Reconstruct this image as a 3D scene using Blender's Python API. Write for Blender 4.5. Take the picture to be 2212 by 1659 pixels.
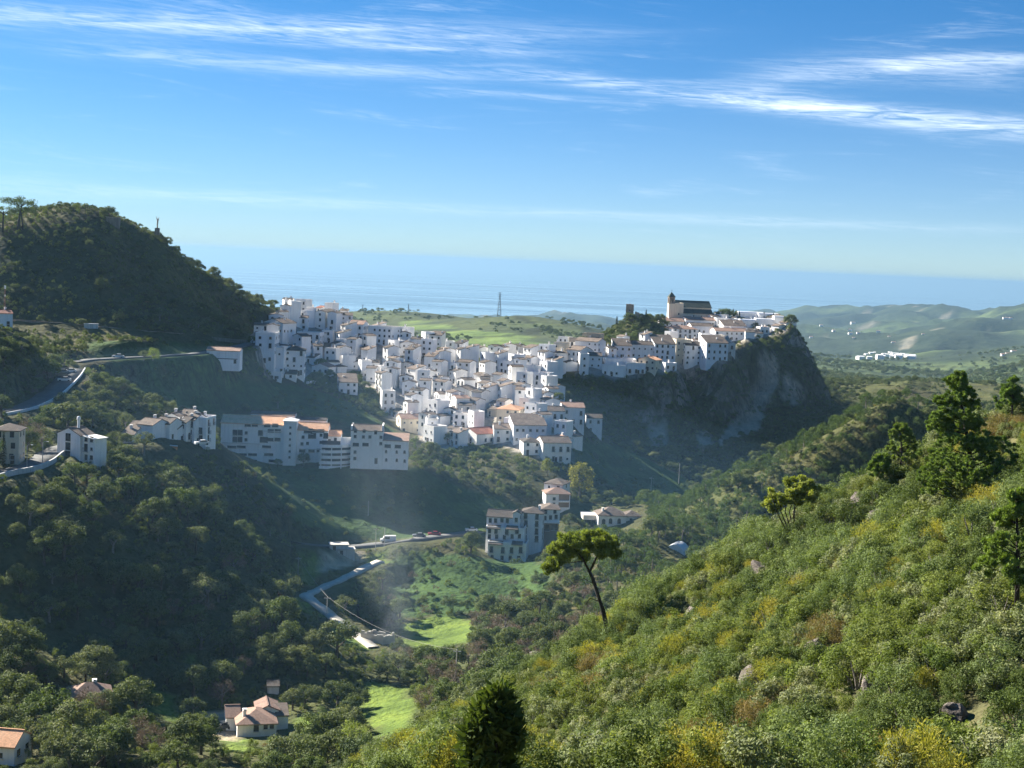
import bpy, math, random
import numpy as np
from mathutils import Vector, Matrix

S = bpy.context.scene
for o in list(bpy.data.objects):
    bpy.data.objects.remove(o)
COL = S.collection
R = math.radians

# ------------------------------------------------------------------ camera
H = 480.0                      # lookout height above the sea, metres
FPX = 3200.0                   # focal length for a frame 2212 wide
PITCH, ROLL = R(4.72), R(2.44)
Fv = Vector((0, math.cos(PITCH), -math.sin(PITCH)))
R0 = Vector((1, 0, 0)); U0 = Vector((0, math.sin(PITCH), math.cos(PITCH)))
Rv = R0 * math.cos(ROLL) + U0 * math.sin(ROLL)
Uv = U0 * math.cos(ROLL) - R0 * math.sin(ROLL)
cam_d = bpy.data.cameras.new('camera'); cam = bpy.data.objects.new('camera', cam_d)
COL.objects.link(cam); S.camera = cam
cam_d.sensor_width = 36.0; cam_d.lens = 36.0 * FPX / 2212.0
cam_d.clip_start = 0.5; cam_d.clip_end = 200000.0
m = Matrix((Rv, Uv, -Fv)).transposed().to_4x4(); m.translation = (0, 0, H)
cam.matrix_world = m

# ------------------------------------------------------------------ sun, sky, exposure
SUN_AZ, SUN_EL = R(-51), R(28.5)         # azimuth from the view direction (+Y), negative = left
sd = Vector((math.sin(SUN_AZ) * math.cos(SUN_EL), math.cos(SUN_AZ) * math.cos(SUN_EL), math.sin(SUN_EL)))
sun_d = bpy.data.lights.new('sun', 'SUN'); sun = bpy.data.objects.new('sun', sun_d); COL.objects.link(sun)
sun_d.energy = 5.0; sun_d.angle = R(0.5); sun_d.color = (1.0, 0.93, 0.80)
sun.rotation_euler = sd.to_track_quat('Z', 'Y').to_euler()
sun.location = (0, 0, 900)

W = bpy.data.worlds.new('World'); S.world = W; W.use_nodes = True
nt = W.node_tree; nt.nodes.clear()
def N(tree, t, **kw):
    n = tree.nodes.new(t)
    for k, v in kw.items():
        if k.startswith('i_'):
            n.inputs[k[2:].replace('_', ' ')].default_value = v
        else:
            setattr(n, k, v)
    return n
def L(tree, a, b): tree.links.new(a, b)
def MATH(tree, op, a, b=None, c=None):
    n = tree.nodes.new('ShaderNodeMath'); n.operation = op
    for i, x in enumerate((a, b, c)):
        if x is None: continue
        if isinstance(x, (int, float)): n.inputs[i].default_value = x
        else: tree.links.new(x, n.inputs[i])
    return n.outputs[0]

def build_world():
    tc = N(nt, 'ShaderNodeTexCoord'); sep = N(nt, 'ShaderNodeSeparateXYZ'); L(nt, tc.outputs['Generated'], sep.inputs[0])
    X, Y, Z = sep.outputs
    # a clear maritime sky deepens quickly above the horizon
    zz = MATH(nt, 'MULTIPLY', Z, 3.0)
    zz = MATH(nt, 'ADD', zz, 0.10)
    cmb = N(nt, 'ShaderNodeCombineXYZ'); L(nt, X, cmb.inputs[0]); L(nt, Y, cmb.inputs[1]); L(nt, zz, cmb.inputs[2])
    nv = N(nt, 'ShaderNodeVectorMath', operation='NORMALIZE'); L(nt, cmb.outputs[0], nv.inputs[0])
    sky = N(nt, 'ShaderNodeTexSky'); sky.sky_type = 'NISHITA'; sky.sun_disc = False
    sky.sun_elevation = SUN_EL; sky.sun_rotation = SUN_AZ; sky.altitude = 400
    sky.air_density = 1.0; sky.dust_density = 0.2; sky.ozone_density = 3.0
    L(nt, nv.outputs[0], sky.inputs[0])
    hs = N(nt, 'ShaderNodeHueSaturation'); hs.inputs['Saturation'].default_value = 1.3; hs.inputs['Value'].default_value = 1.0
    L(nt, sky.outputs[0], hs.inputs['Color'])
    # pale sea haze low over the horizon, all the way round
    el0 = MATH(nt, 'MULTIPLY', MATH(nt, 'ARCSINE', Z), 57.2958)
    pale_f = MATH(nt, 'MULTIPLY', MATH(nt, 'EXPONENT', MATH(nt, 'MULTIPLY', MATH(nt, 'MAXIMUM', el0, 0.0), -0.27)), 0.88)
    # cirrus: azimuth and elevation in degrees, long streaks
    az = MATH(nt, 'MULTIPLY', MATH(nt, 'ARCTAN2', X, Y), 57.2958)
    el = MATH(nt, 'MULTIPLY', MATH(nt, 'ARCSINE', Z), 57.2958)
    def cirrus(sx, sy, shear, lo, hi, det, dist, off):
        e2 = MATH(nt, 'ADD', el, MATH(nt, 'MULTIPLY', az, shear))
        c = N(nt, 'ShaderNodeCombineXYZ'); L(nt, MATH(nt, 'MULTIPLY', az, sx), c.inputs[0]); L(nt, MATH(nt, 'MULTIPLY', e2, sy), c.inputs[1]); c.inputs[2].default_value = off
        n = N(nt, 'ShaderNodeTexNoise'); n.inputs['Scale'].default_value = 1.0; n.inputs['Detail'].default_value = det
        n.inputs['Roughness'].default_value = 0.62; n.inputs['Distortion'].default_value = dist
        L(nt, c.outputs[0], n.inputs['Vector'])
        mr = N(nt, 'ShaderNodeMapRange', interpolation_type='SMOOTHSTEP'); mr.inputs[1].default_value = lo; mr.inputs[2].default_value = hi
        L(nt, n.outputs[0], mr.inputs[0]); return mr.outputs[0]
    def streak(az0, el0, slope, curve, half_l, wid):
        # a drawn-out band of ice cloud following a slightly bowed line
        da = MATH(nt, 'SUBTRACT', az, az0)
        line = MATH(nt, 'ADD', MATH(nt, 'ADD', MATH(nt, 'MULTIPLY', da, slope), el0), MATH(nt, 'MULTIPLY', MATH(nt, 'MULTIPLY', da, da), curve))
        q = MATH(nt, 'DIVIDE', MATH(nt, 'SUBTRACT', el, line), wid)
        g = MATH(nt, 'EXPONENT', MATH(nt, 'MULTIPLY', MATH(nt, 'MULTIPLY', q, q), -1.0))
        h = MATH(nt, 'DIVIDE', da, half_l)
        k = MATH(nt, 'EXPONENT', MATH(nt, 'MULTIPLY', MATH(nt, 'POWER', MATH(nt, 'ABSOLUTE', h), 4.0), -1.0))
        return MATH(nt, 'MULTIPLY', g, k)
    fib = cirrus(0.16, 2.6, -0.02, 0.36, 0.74, 9, 0.9, 3.1)
    fib2 = cirrus(0.10, 0.9, 0.03, 0.50, 0.82, 8, 1.2, 7.7)
    fine = cirrus(0.5, 6.0, 0.05, 0.30, 0.75, 8, 1.5, 1.3)
    veil = MATH(nt, 'MULTIPLY', fib2, 0.45)
    tot = MATH(nt, 'MULTIPLY', veil, fine)
    for (a0, e0, sl, cu, hl, wd, amp) in STREAKS:
        s = streak(a0, e0, sl, cu, hl, wd)
        f = MATH(nt, 'ADD', MATH(nt, 'MULTIPLY', fib, 0.65), MATH(nt, 'MULTIPLY', fine, 0.55))
        tot = MATH(nt, 'ADD', tot, MATH(nt, 'MULTIPLY', MATH(nt, 'MULTIPLY', s, f), amp))
    tot = MATH(nt, 'MINIMUM', MATH(nt, 'MULTIPLY', tot, 0.62), 0.72)
    up = N(nt, 'ShaderNodeMapRange', interpolation_type='SMOOTHSTEP'); up.inputs[1].default_value = 0.0; up.inputs[2].default_value = 2.5
    L(nt, el, up.inputs[0])
    tot = MATH(nt, 'MULTIPLY', tot, up.outputs[0])
    mix = N(nt, 'ShaderNodeMix', data_type='RGBA'); L(nt, tot, mix.inputs[0]); tint = N(nt, 'ShaderNodeMix', data_type='RGBA', blend_type='MULTIPLY'); tint.inputs[0].default_value = 1.0; L(nt, hs.outputs[0], tint.inputs[6]); tint.inputs[7].default_value = (0.46, 0.76, 0.78, 1); pale = N(nt, 'ShaderNodeMix', data_type='RGBA'); L(nt, pale_f, pale.inputs[0]); L(nt, tint.outputs[2], pale.inputs[6]); pale.inputs[7].default_value = (2.65, 3.08, 2.72, 1); L(nt, pale.outputs[2], mix.inputs[6])
    mix.inputs[7].default_value = (5.4, 6.0, 6.6, 1)
    bg = N(nt, 'ShaderNodeBackground'); bg.inputs[1].default_value = 0.070; L(nt, mix.outputs[2], bg.inputs[0])
    out = N(nt, 'ShaderNodeOutputWorld'); L(nt, bg.outputs[0], out.inputs[0])
# (azimuth, elevation, slope, bow, half length, half width, strength) in degrees
STREAKS = [(-13, 8.2, 0.03, 0.0, 15, 0.42, 0.75), (-9, 7.0, 0.0, 0.0, 9, 0.32, 0.5), (0, 6.3, -0.03, 0.0, 3.5, 0.12, 0.5),
           (9, 6.35, -0.075, 0.0015, 9.5, 0.26, 1.05), (15, 5.8, -0.09, 0.0, 7, 0.36, 0.95), (13, 7.7, 0.02, -0.02, 5, 0.5, 0.6),
           (17, 8.0, 0.0, -0.02, 4.5, 0.28, 0.75), (-4, 7.9, 0.0, 0.0, 6, 0.22, 0.45), (-20, 1.9, 0.0, 0.0, 14, 0.3, 0.35), (6, 1.9, 0.0, 0, 16, 0.2, 0.3)]
build_world()
W.cycles.sampling_method = 'MANUAL'; W.cycles.sample_map_resolution = 256
S.view_settings.view_transform = 'Standard'; S.view_settings.look = 'None'
S.view_settings.exposure = 1.85; S.view_settings.gamma = 1.0
S.render.engine = 'CYCLES'
S.cycles.use_denoising = True; S.cycles.denoiser = 'OPENIMAGEDENOISE'
S.cycles.max_bounces = 5; S.cycles.diffuse_bounces = 3; S.cycles.glossy_bounces = 2; S.cycles.transmission_bounces = 3
S.cycles.volume_bounces = 1; S.cycles.transparent_max_bounces = 6
S.cycles.use_adaptive_sampling = True; S.cycles.adaptive_threshold = 0.02

# ------------------------------------------------------------------ geometry of the view
def ray(u, v):
    w = Fv * 1.0 + Rv * ((u - 1106) / FPX) + Uv * ((829.5 - v) / FPX)
    return w.x / w.y, w.z / w.y
def ray_np(u, v):
    a = (np.asarray(u, float) - 1106) / FPX; b = (829.5 - np.asarray(v, float)) / FPX
    wx = Fv.x + Rv.x * a + Uv.x * b; wy = Fv.y + Rv.y * a + Uv.y * b; wz = Fv.z + Rv.z * a + Uv.z * b
    return wx / wy, wz / wy
def proj(x, y, z):
    z = np.asarray(z, float) - H; x = np.asarray(x, float); y = np.asarray(y, float)
    xc = x * Rv.x + y * Rv.y + z * Rv.z; yc = x * Uv.x + y * Uv.y + z * Uv.z; zc = x * Fv.x + y * Fv.y + z * Fv.z
    zc = np.maximum(zc, 1e-3)
    return 1106 + FPX * xc / zc, 829.5 - FPX * yc / zc
_T = np.random.RandomState(5).rand(256, 256)
def vnoise(x, y, sc, off=0):
    x = np.asarray(x) / sc + off * 17.3; y = np.asarray(y) / sc + off * 9.7
    i = np.floor(x).astype(int); j = np.floor(y).astype(int); fx = x - i; fy = y - j
    fx = fx * fx * (3 - 2 * fx); fy = fy * fy * (3 - 2 * fy)
    g = lambda a, b: _T[a % 256, b % 256]
    return ((g(i, j) * (1 - fx) + g(i + 1, j) * fx) * (1 - fy) + (g(i, j + 1) * (1 - fx) + g(i + 1, j + 1) * fx) * fy) - 0.5
def fbm(x, y, sc, oct=4, off=0):
    s = 0; a = 1.0
    for k in range(oct):
        s = s + a * vnoise(x, y, sc / 2 ** k, off + k); a *= 0.5
    return s

# ------------------------------------------------------------------ terrain: control points (frame column, frame row, distance)
def Dm(d): return d if d < 450 else (450 + (d - 450) * 0.68 if d < 1300 else d)
NEAR = [
 # near hillside on the right
 (2600,1659,34),(2212,1659,40),(1700,1659,54),(1300,1659,70),(950,1659,88),(800,1659,98),(500,2150,80),(0,2250,75),(700,1800,92),(2212,1900,28),(1300,1950,45),
 (2212,1330,60),(1900,1330,76),(1600,1420,84),(1300,1520,102),(1050,1580,110),
 (2212,1130,84),(2000,1180,95),(1700,1280,116),(1500,1360,126),(1300,1430,131),(1150,1500,132),
 (860,1655,112),(1000,1545,132),(1130,1475,146),(1300,1385,160),(1480,1268,170),(1600,1200,172),(1700,1160,170),(1800,1125,166),(1900,1060,160),(2000,1000,156),(2100,955,151),(2212,905,146),(2450,800,140),(2800,700,130),
 (1300,1500,205),(1480,1420,215),(1600,1370,220),(1800,1300,222),(2000,1220,225),(2212,1150,225),(2500,1050,225),(1000,1680,175),(860,1740,152),
 # hidden draw behind it, ridge with pines
 (1300,1400,310),(1500,1330,320),(1700,1300,330),(1900,1250,330),(2150,1150,330),
 (1480,1150,470),(1560,1100,490),(1640,1040,500),(1720,1000,505),(1800,945,508),(1880,902,508),(1935,878,508),(1990,920,504),(2060,985,490),(2200,1010,470),
 (1700,1085,484),(1850,1040,488),(1600,1150,468),(1500,1200,440),(1960,1020,486),(1700,1175,458),(1850,1140,458),(1960,1110,455),(1780,1060,487),
 (1640,1160,640),(1800,1080,660),(1935,1020,660),(1500,1200,620),(2060,1060,640),(2300,1060,600),
 (1830,850,1255),(1900,838,1262),(1990,830,1268),(2080,842,1262),(2200,835,1255),(2350,830,1255),(1850,905,1080),(1950,900,1080),(2100,900,1060),(2250,900,1060),(1800,945,1120),(1830,960,1000),(1900,960,950),(2000,980,900),(1690,800,1160),
 # valley and lower slopes
 (1050,1400,340),(1150,1345,370),(1200,1260,420),(1300,1240,410),(1400,1190,430),(1450,1150,445),(1230,1400,330),(1130,1500,260),
 (950,1372,400),(880,1345,410),(1010,1338,412),(1000,1400,370),(950,1290,428),(1060,1300,428),(1000,1200,456),(900,1165,470),(1090,1215,476),(1150,1212,478),(1180,1120,565),(1000,1100,560),(850,1110,530),(700,1090,520),
 (900,1012,600),(1050,1000,625),(1150,1045,590),(1220,1090,570),(1330,1135,540),(1250,1085,590),(1300,1050,640),(1420,1100,590),
 # rock and its slopes
 (1300,1000,720),(1400,1040,720),(1480,1090,700),(1560,1070,740),(1640,1010,790),(1740,980,800),
 (1290,930,790),(1400,905,850),(1500,890,900),(1600,910,915),(1700,930,920),(1790,930,930),
 (1500,835,935),(1600,830,965),(1700,850,970),(1760,860,985),(1400,850,900),
 (1612,775,975),(1690,735,1010),(1715,712,1020),(1728,722,1035),(1748,765,1020),(1768,800,1010),(1790,850,1000),(1812,900,990),(1860,950,940),(1760,850,1080),(1800,930,1060),(1735,800,1080),(1775,880,1075),
 (1235,812,855),(1280,815,860),(1340,820,870),(1400,806,890),(1445,800,905),(1530,795,935),(1585,785,960),
 (1230,775,905),(1330,765,915),(1420,760,935),(1500,760,960),(1580,755,985),(1640,740,1000),
 (1330,735,960),(1400,740,970),(1450,735,1000),(1520,745,985),(1600,738,1005),(1540,715,1035),(1620,712,1040),(1690,712,1045),(1640,696,1065),(1700,700,1060),
 (1340,712,1000),(1372,692,1022),(1412,694,1022),(1440,706,1035),(1500,697,1060),(1560,690,1075),(1300,735,990),(1260,750,960),
 (1372,740,1090),(1450,760,1190),(1560,760,1210),(1680,790,1190),(1290,780,1090),
 # saddle and village
 (1230,748,905),(1180,782,885),(1100,790,870),(1030,795,855),(980,790,850),(925,775,855),(850,750,880),(790,722,915),(735,700,930),(680,692,920),(640,690,900),
 (1100,870,1060),(950,850,1060),(800,800,1080),(1200,850,1080),(690,770,1080),(560,700,1060),
 (610,812,760),(560,795,770),(700,812,780),(660,765,840),(760,800,815),(850,885,740),(770,850,755),(900,850,780),(860,800,830),(900,940,690),(960,850,785),(1050,850,775),(1000,930,690),(1000,965,660),(940,890,735),(1100,930,680),(1100,860,765),(1130,985,640),(1230,1000,640),(1190,925,690),(1170,850,765),(1250,915,735),
 # hill on the left
 (-250,560,670),(0,490,690),(60,474,700),(130,462,710),(200,466,715),(250,480,722),(330,514,735),(400,574,765),(480,626,795),(560,664,830),(620,690,860),
 (0,560,850),(200,560,880),(400,640,910),(550,720,960),(-250,640,850),
 (100,580,662),(0,600,650),(300,610,690),(450,668,735),(550,700,790),(210,560,672),(260,560,690),
 (0,692,612),(200,706,622),(400,724,650),(530,738,700),(-200,680,600),
 (200,742,592),(400,762,612),(190,776,548),(300,772,572),(420,765,605),(520,752,650),(560,745,700),
 (300,835,560),(480,800,632),(560,830,680),(640,865,665),(720,895,650),(800,925,640),(870,965,625),(420,840,585),
 (500,905,592),(700,935,600),(480,965,555),(600,1005,552),(740,1015,552),(880,1010,570),(910,1000,592),(640,900,640),
 # knoll with the parking road on the left
 (0,712,470),(60,735,470),(105,790,468),(0,800,440),(60,830,445),(60,770,520),(0,760,530),(-150,700,460),
 (0,897,415),(60,882,432),(110,855,455),(150,822,475),(165,798,495),(180,780,540),
 (230,860,470),(290,905,455),(150,895,435),(40,935,405),(100,935,405),(220,930,430),(-150,950,390),
 (-350,830,430),(-350,850,480),(-700,880,450),(-350,1010,380),(-700,1010,380),(-350,770,560),(-700,810,560),  # unseen ground beyond the left border, set low to let sunlight in
 # row of houses on the left, wooded slope under them
 (0,1012,345),(60,1005,357),(105,990,368),(150,1000,372),(200,985,385),(240,965,405),(330,995,415),(380,975,425),(440,952,450),(465,948,480),(-150,1030,330),
 (0,1070,330),(150,1060,345),(300,1040,385),(450,1015,430),(550,1060,450),(640,1110,470),
 (0,1200,312),(200,1200,328),(400,1200,350),(550,1185,388),(650,1200,420),
 (0,1400,285),(200,1420,298),(400,1400,318),(600,1350,345),(520,1280,350),
 (0,1510,262),(200,1505,275),(400,1490,296),(560,1592,276),(490,1580,280),(640,1580,280),(700,1500,305),(400,1600,258),(-150,1550,255),
 (800,1450,335),(700,1400,330),(820,1395,362),(760,1345,382),(705,1312,398),(640,1288,415),(690,1275,418),(740,1250,432),(800,1216,450),(820,1210,455),
 (700,1200,452),(760,1195,460),(650,1235,425),(680,1262,420),(850,1180,480),(860,1250,450),(850,1310,425),
 (0,1659,212),(300,1659,225),(600,1659,240),(800,1630,248),(900,1520,292),(860,1570,272),(0,1900,140),(300,1950,135),(700,1850,150),
]
FAR = [
 (560,760,1250),(750,800,1300),(1000,800,1300),(1200,800,1300),(1320,800,1250),(1500,850,1350),(1750,880,1350),(300,760,1200),(0,760,1200),
 (780,720,1800),(860,722,1700),(950,735,1550),(1000,765,1420),(1060,760,1450),(1120,758,1480),(1200,755,1500),(1250,745,1550),
 (750,676,2300),(800,673,2300),(850,672,2250),(900,674,2200),(950,679,2150),(1010,688,2050),(1050,684,2000),(1100,682,1950),(1140,681,1900),(1180,694,1850),(1220,710,1800),(1260,724,1750),(1310,740,1700),
 (850,700,2000),(950,705,1850),(1050,702,1820),(1130,706,1750),(1000,730,1620),(1180,725,1650),
 (850,740,2900),(1000,740,2700),(1140,740,2500),(1280,760,2300),(600,720,2500),(300,720,2500),(0,700,2500),
 (700,690,7000),(900,698,7500),(1150,694,8500),(1200,692,9000),(1260,693,9000),(1330,696,9000),(1450,698,9000),
 (1280,712,7000),(1330,715,6500),(1500,730,6000),(1620,720,6500),
 (1730,687,9000),(1790,684,9000),(1850,685,8600),(1900,680,8500),(1960,681,8500),(2020,679,8000),(2100,674,7500),(2160,668,7200),(2212,663,7000),(2400,650,6500),
 (1760,715,6500),(1850,708,6500),(1950,712,6000),(2050,715,5600),(2150,700,5800),(2212,690,5800),
 (1760,735,5200),(1820,748,4600),(1900,735,4800),(1980,738,4600),(2060,735,4600),(2150,728,4600),(2212,720,4400),
 (1780,765,4000),(1860,778,3900),(1920,775,4000),(1980,776,3900),(2060,770,3600),(2140,760,3300),(2212,750,3100),(2400,720,2900),
 (1770,770,2700),(1820,785,2500),(1870,792,2400),(1920,802,2300),(1960,818,2200),(2000,832,2100),(1830,830,1700),(1920,838,1700),(2000,815,2600),(2060,815,2300),(2140,800,2200),(2212,790,2100),(2100,840,1800),(2212,835,1700),(2400,800,1700),
 (0,705,6000),(300,702,7000),(500,700,9000),(-400,690,6000),(2800,650,6000),(2800,750,2500),(-400,720,2500),
]
_c = []
for (u, v, d) in NEAR: _c.append((*ray(u, v), Dm(d)))
for (u, v, d) in FAR: _c.append((*ray(u, v), d))
_c = np.array(_c); _P = np.stack([_c[:, 0], np.log(_c[:, 2])], 1); _t = _c[:, 1]
def _phi(A, B):
    d2 = ((A[:, None, :] - B[None, :, :]) ** 2).sum(2); return np.sqrt(d2 + 0.012 ** 2)
_A = _phi(_P, _P); n0 = len(_P)
_M = np.zeros((n0 + 1, n0 + 1)); _M[:n0, :n0] = _A + np.eye(n0) * 1e-4; _M[:n0, n0] = 1; _M[n0, :n0] = 1
_w = np.linalg.solve(_M, np.append(_t, 0))
def tan_at(a, d):
    a = np.asarray(a, float).ravel(); q = np.stack([a, np.log(np.asarray(d, float).ravel())], 1); out = np.empty(len(a))
    for s in range(0, len(a), 8000):
        out[s:s + 8000] = _phi(q[s:s + 8000], _P) @ _w[:n0] + _w[n0]
    return out
def base_height(x, y):
    sh = x.shape; x = x.ravel(); y = y.ravel()
    d = np.maximum(y, 30.0); a = np.clip(x / np.maximum(d, 60), -0.62, 0.62)
    z = tan_at(a, d) * d
    k = np.clip((y - 4.0) / 36.0, 0, 1)          # the lookout the picture was taken from
    z = np.where(y < 40, (-1.75 - 0.03 * np.abs(x)) * (1 - k) + z * k, z)
    return (H + z).reshape(sh)
# ------------------------------------------------------------------ near terrain grid
GX = np.arange(-480.0, 580.1, 3.0)
_gy = [-45.0]
while _gy[-1] < 1120: _gy.append(_gy[-1] + (2.0 if _gy[-1] < 180 else 2.6 if _gy[-1] < 500 else 3.2))
GY = np.array(_gy)
XX, YY = np.meshgrid(GX, GY)
ZZ = base_height(XX, YY)
_amp = np.clip((YY - 20) / 200, 0.15, 1.0)
ZZ = ZZ + _amp * (fbm(XX, YY, 26, 4, 1) * 2.4 + fbm(XX, YY, 7, 2, 4) * 0.7)
# broken rock on the steep faces of the crag
_gz = np.hypot(np.gradient(ZZ, GX, axis=1), np.gradient(ZZ, GY, axis=0))
_steep = np.clip((_gz - 0.75) / 0.6, 0, 1) * (YY > 600)
ZZ = ZZ + _steep * (fbm(XX, YY, 16, 4, 8) * 9.0 + vnoise(XX, YY, 5.5, 3) * 4.0)

def ground(x, y):
    x = np.asarray(x, float); y = np.asarray(y, float)
    i = np.clip(np.searchsorted(GY, y) - 1, 0, len(GY) - 2); fx = np.clip((x - GX[0]) / 3.0, 0, len(GX) - 1.001)
    j = fx.astype(int); fx = fx - j; fy = np.clip((y - GY[i]) / (GY[i + 1] - GY[i]), 0, 1)
    return (ZZ[i, j] * (1 - fx) + ZZ[i, j + 1] * fx) * (1 - fy) + (ZZ[i + 1, j] * (1 - fx) + ZZ[i + 1, j + 1] * fx) * fy
def gz(x, y): return float(ground(x, y))
_DS = np.concatenate([np.arange(22, 300, 0.5), np.arange(300, 1110, 0.8)])
def hit(u, v, dmin=20.0, dmax=1110.0):
    """first ground point on the sight line through a frame position"""
    a, t = ray(u, v); ds = _DS[(_DS >= dmin) & (_DS <= dmax)]
    g = ground(a * ds, ds); z = H + t * ds; k = np.nonzero(g >= z)[0]
    d = ds[k[0]] if len(k) else ds[np.argmin(z - g)]
    return Vector((a * d, d, gz(a * d, d)))
def at(u, v, d):
    a, t = ray(u, v); return Vector((a * d, d, H + t * d))
def inpoly(u, v, poly):
    u = np.asarray(u, float); v = np.asarray(v, float); c = np.zeros(u.shape, bool); n = len(poly); j = n - 1
    for i in range(n):
        (x1, y1), (x2, y2) = poly[i], poly[j]
        c ^= ((y1 > v) != (y2 > v)) & (u < (x2 - x1) * (v - y1) / ((y2 - y1) or 1e-9) + x1); j = i
    return c

# ------------------------------------------------------------------ materials
def srgb(r, g, b): 
    f = lambda c: (c / 255 / 12.92) if c < 10.3 else ((c / 255 + 0.055) / 1.055) ** 2.4
    return (f(r), f(g), f(b), 1)
def new_mat(name):
    m = bpy.data.materials.new(name); m.use_nodes = True; t = m.node_tree; t.nodes.clear()
    b = t.nodes.new('ShaderNodeBsdfPrincipled'); o = t.nodes.new('ShaderNodeOutputMaterial'); t.links.new(b.outputs[0], o.inputs[0])
    return m, t, b, o
def ramp(t, fac, stops):
    r = t.nodes.new('ShaderNodeValToRGB'); e = r.color_ramp.elements
    while len(e) < len(stops): e.new(0.5)
    for k, (p, c) in enumerate(stops): e[k].position = p; e[k].color = (*c[:3], 1)
    t.links.new(fac, r.inputs[0]); return r.outputs[0]
def noise(t, scale, detail=4, vec=None, rough=0.6, dist=0.0):
    n = t.nodes.new('ShaderNodeTexNoise'); n.inputs['Scale'].default_value = scale; n.inputs['Detail'].default_value = detail
    n.inputs['Roughness'].default_value = rough; n.inputs['Distortion'].default_value = dist
    if vec is not None: t.links.new(vec, n.inputs['Vector'])
    return n.outputs[0]
def mixc(t, fac, a, b, mode='MIX'):
    n = t.nodes.new('ShaderNodeMix'); n.data_type = 'RGBA'; n.blend_type = mode
    for s, x in ((0, fac), (6, a), (7, b)):
        if isinstance(x, (int, float)): n.inputs[s].default_value = x
        elif isinstance(x, tuple): n.inputs[s].default_value = (*x[:3], 1)
        else: t.links.new(x, n.inputs[s])
    return n.outputs[2]
def bump(t, b, h, strength, dist):
    n = t.nodes.new('ShaderNodeBump'); n.inputs['Strength'].default_value = strength; n.inputs['Distance'].default_value = dist
    t.links.new(h, n.inputs['Height']); t.links.new(n.outputs[0], b.inputs['Normal'])
def plain(name, col, rough=0.85, var=0.18, sc=0.6, spec=0.2):
    """a weathered coat: the colour with soft blotches"""
    m, t, b, o = new_mat(name)
    g = t.nodes.new('ShaderNodeNewGeometry'); n = noise(t, sc, 5, g.outputs['Position'])
    lo = tuple(c * (1 - var) for c in col[:3]); hi = tuple(min(1, c * (1 + var * 0.6)) for c in col[:3])
    t.links.new(ramp(t, n, [(0.3, lo), (0.7, hi)]), b.inputs['Base Color'])
    b.inputs['Roughness'].default_value = rough; b.inputs['Specular IOR Level'].default_value = spec
    return m
MAT = {}
def terrain_material(name, s1, s2, rock=True):
    m, t, b, o = new_mat(name)
    at_ = t.nodes.new('ShaderNodeVertexColor'); at_.layer_name = 'cover'
    g = t.nodes.new('ShaderNodeNewGeometry'); P = g.outputs['Position']
    n1 = noise(t, s1, 6, P); n2 = noise(t, s2, 4, P)
    c = mixc(t, 1.0, at_.outputs[0], ramp(t, n1, [(0.3, (.55, .6, .55)), (0.52, (1, 1, 1)), (0.72, (1.5, 1.35, 1.2))]), 'MULTIPLY')
    c = mixc(t, 0.6, c, ramp(t, n2, [(0.3, (.6, .62, .6)), (0.7, (1.35, 1.3, 1.25))]), 'MULTIPLY')
    if rock:
        sp = t.nodes.new('ShaderNodeSeparateXYZ'); t.links.new(g.outputs['True Normal'], sp.inputs[0])
        st = t.nodes.new('ShaderNodeVectorMath'); st.operation = 'MULTIPLY'; st.inputs[1].default_value = (1, 1, 0.35); t.links.new(P, st.inputs[0])
        nr = noise(t, 0.16, 8, st.outputs[0], 0.7, 0.6)
        k = t.nodes.new('ShaderNodeMapRange'); k.inputs[1].default_value = 0.60; k.inputs[2].default_value = 0.42; t.links.new(sp.outputs[2], k.inputs[0])
        big = noise(t, 0.02, 4, P)
        kk = MATH(t, 'MULTIPLY', k.outputs[0], ramp_f(t, big, 0.40, 0.56))
        kk = MATH(t, 'MULTIPLY', kk, ramp_f(t, nr, 0.36, 0.5))
        spy = t.nodes.new('ShaderNodeSeparateXYZ'); t.links.new(P, spy.inputs[0]); kk = MATH(t, 'MULTIPLY', kk, MATH(t, 'MULTIPLY', ramp_f(t, spy.outputs[1], 540.0, 600.0), ramp_f(t, spy.outputs[0], 20.0, 60.0)))
        rockc = ramp(t, nr, [(0.3, (.07, .055, .045)), (0.5, (.24, .18, .145)), (0.75, (.42, .34, .28))])
        c = mixc(t, kk, c, rockc)
        sv = t.nodes.new('ShaderNodeVectorMath'); sv.operation = 'MULTIPLY'; sv.inputs[1].default_value = (1, 1, 0.14); t.links.new(P, sv.inputs[0])
        cr = noise(t, 0.35, 6, sv.outputs[0], .7, 1.0); stp = t.nodes.new('ShaderNodeMapRange'); stp.inputs[1].default_value = 0.72; stp.inputs[2].default_value = 0.55; t.links.new(sp.outputs[2], stp.inputs[0])
        c = mixc(t, stp.outputs[0], c, mixc(t, 1.0, c, ramp(t, cr, [(.36, (.28, .26, .25)), (.5, (1, 1, 1)), (.66, (1.5, 1.4, 1.3))]), 'MULTIPLY'))
    t.links.new(c, b.inputs['Base Color']); b.inputs['Roughness'].default_value = 0.95; b.inputs['Specular IOR Level'].default_value = 0.1
    bump(t, b, n2, 0.8, 1.2 if rock else 6.0)
    return m
def ramp_f(t, fac, lo, hi):
    n = t.nodes.new('ShaderNodeMapRange'); n.inputs[1].default_value = lo; n.inputs[2].default_value = hi
    t.links.new(fac, n.inputs[0]); return n.outputs[0]

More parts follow.
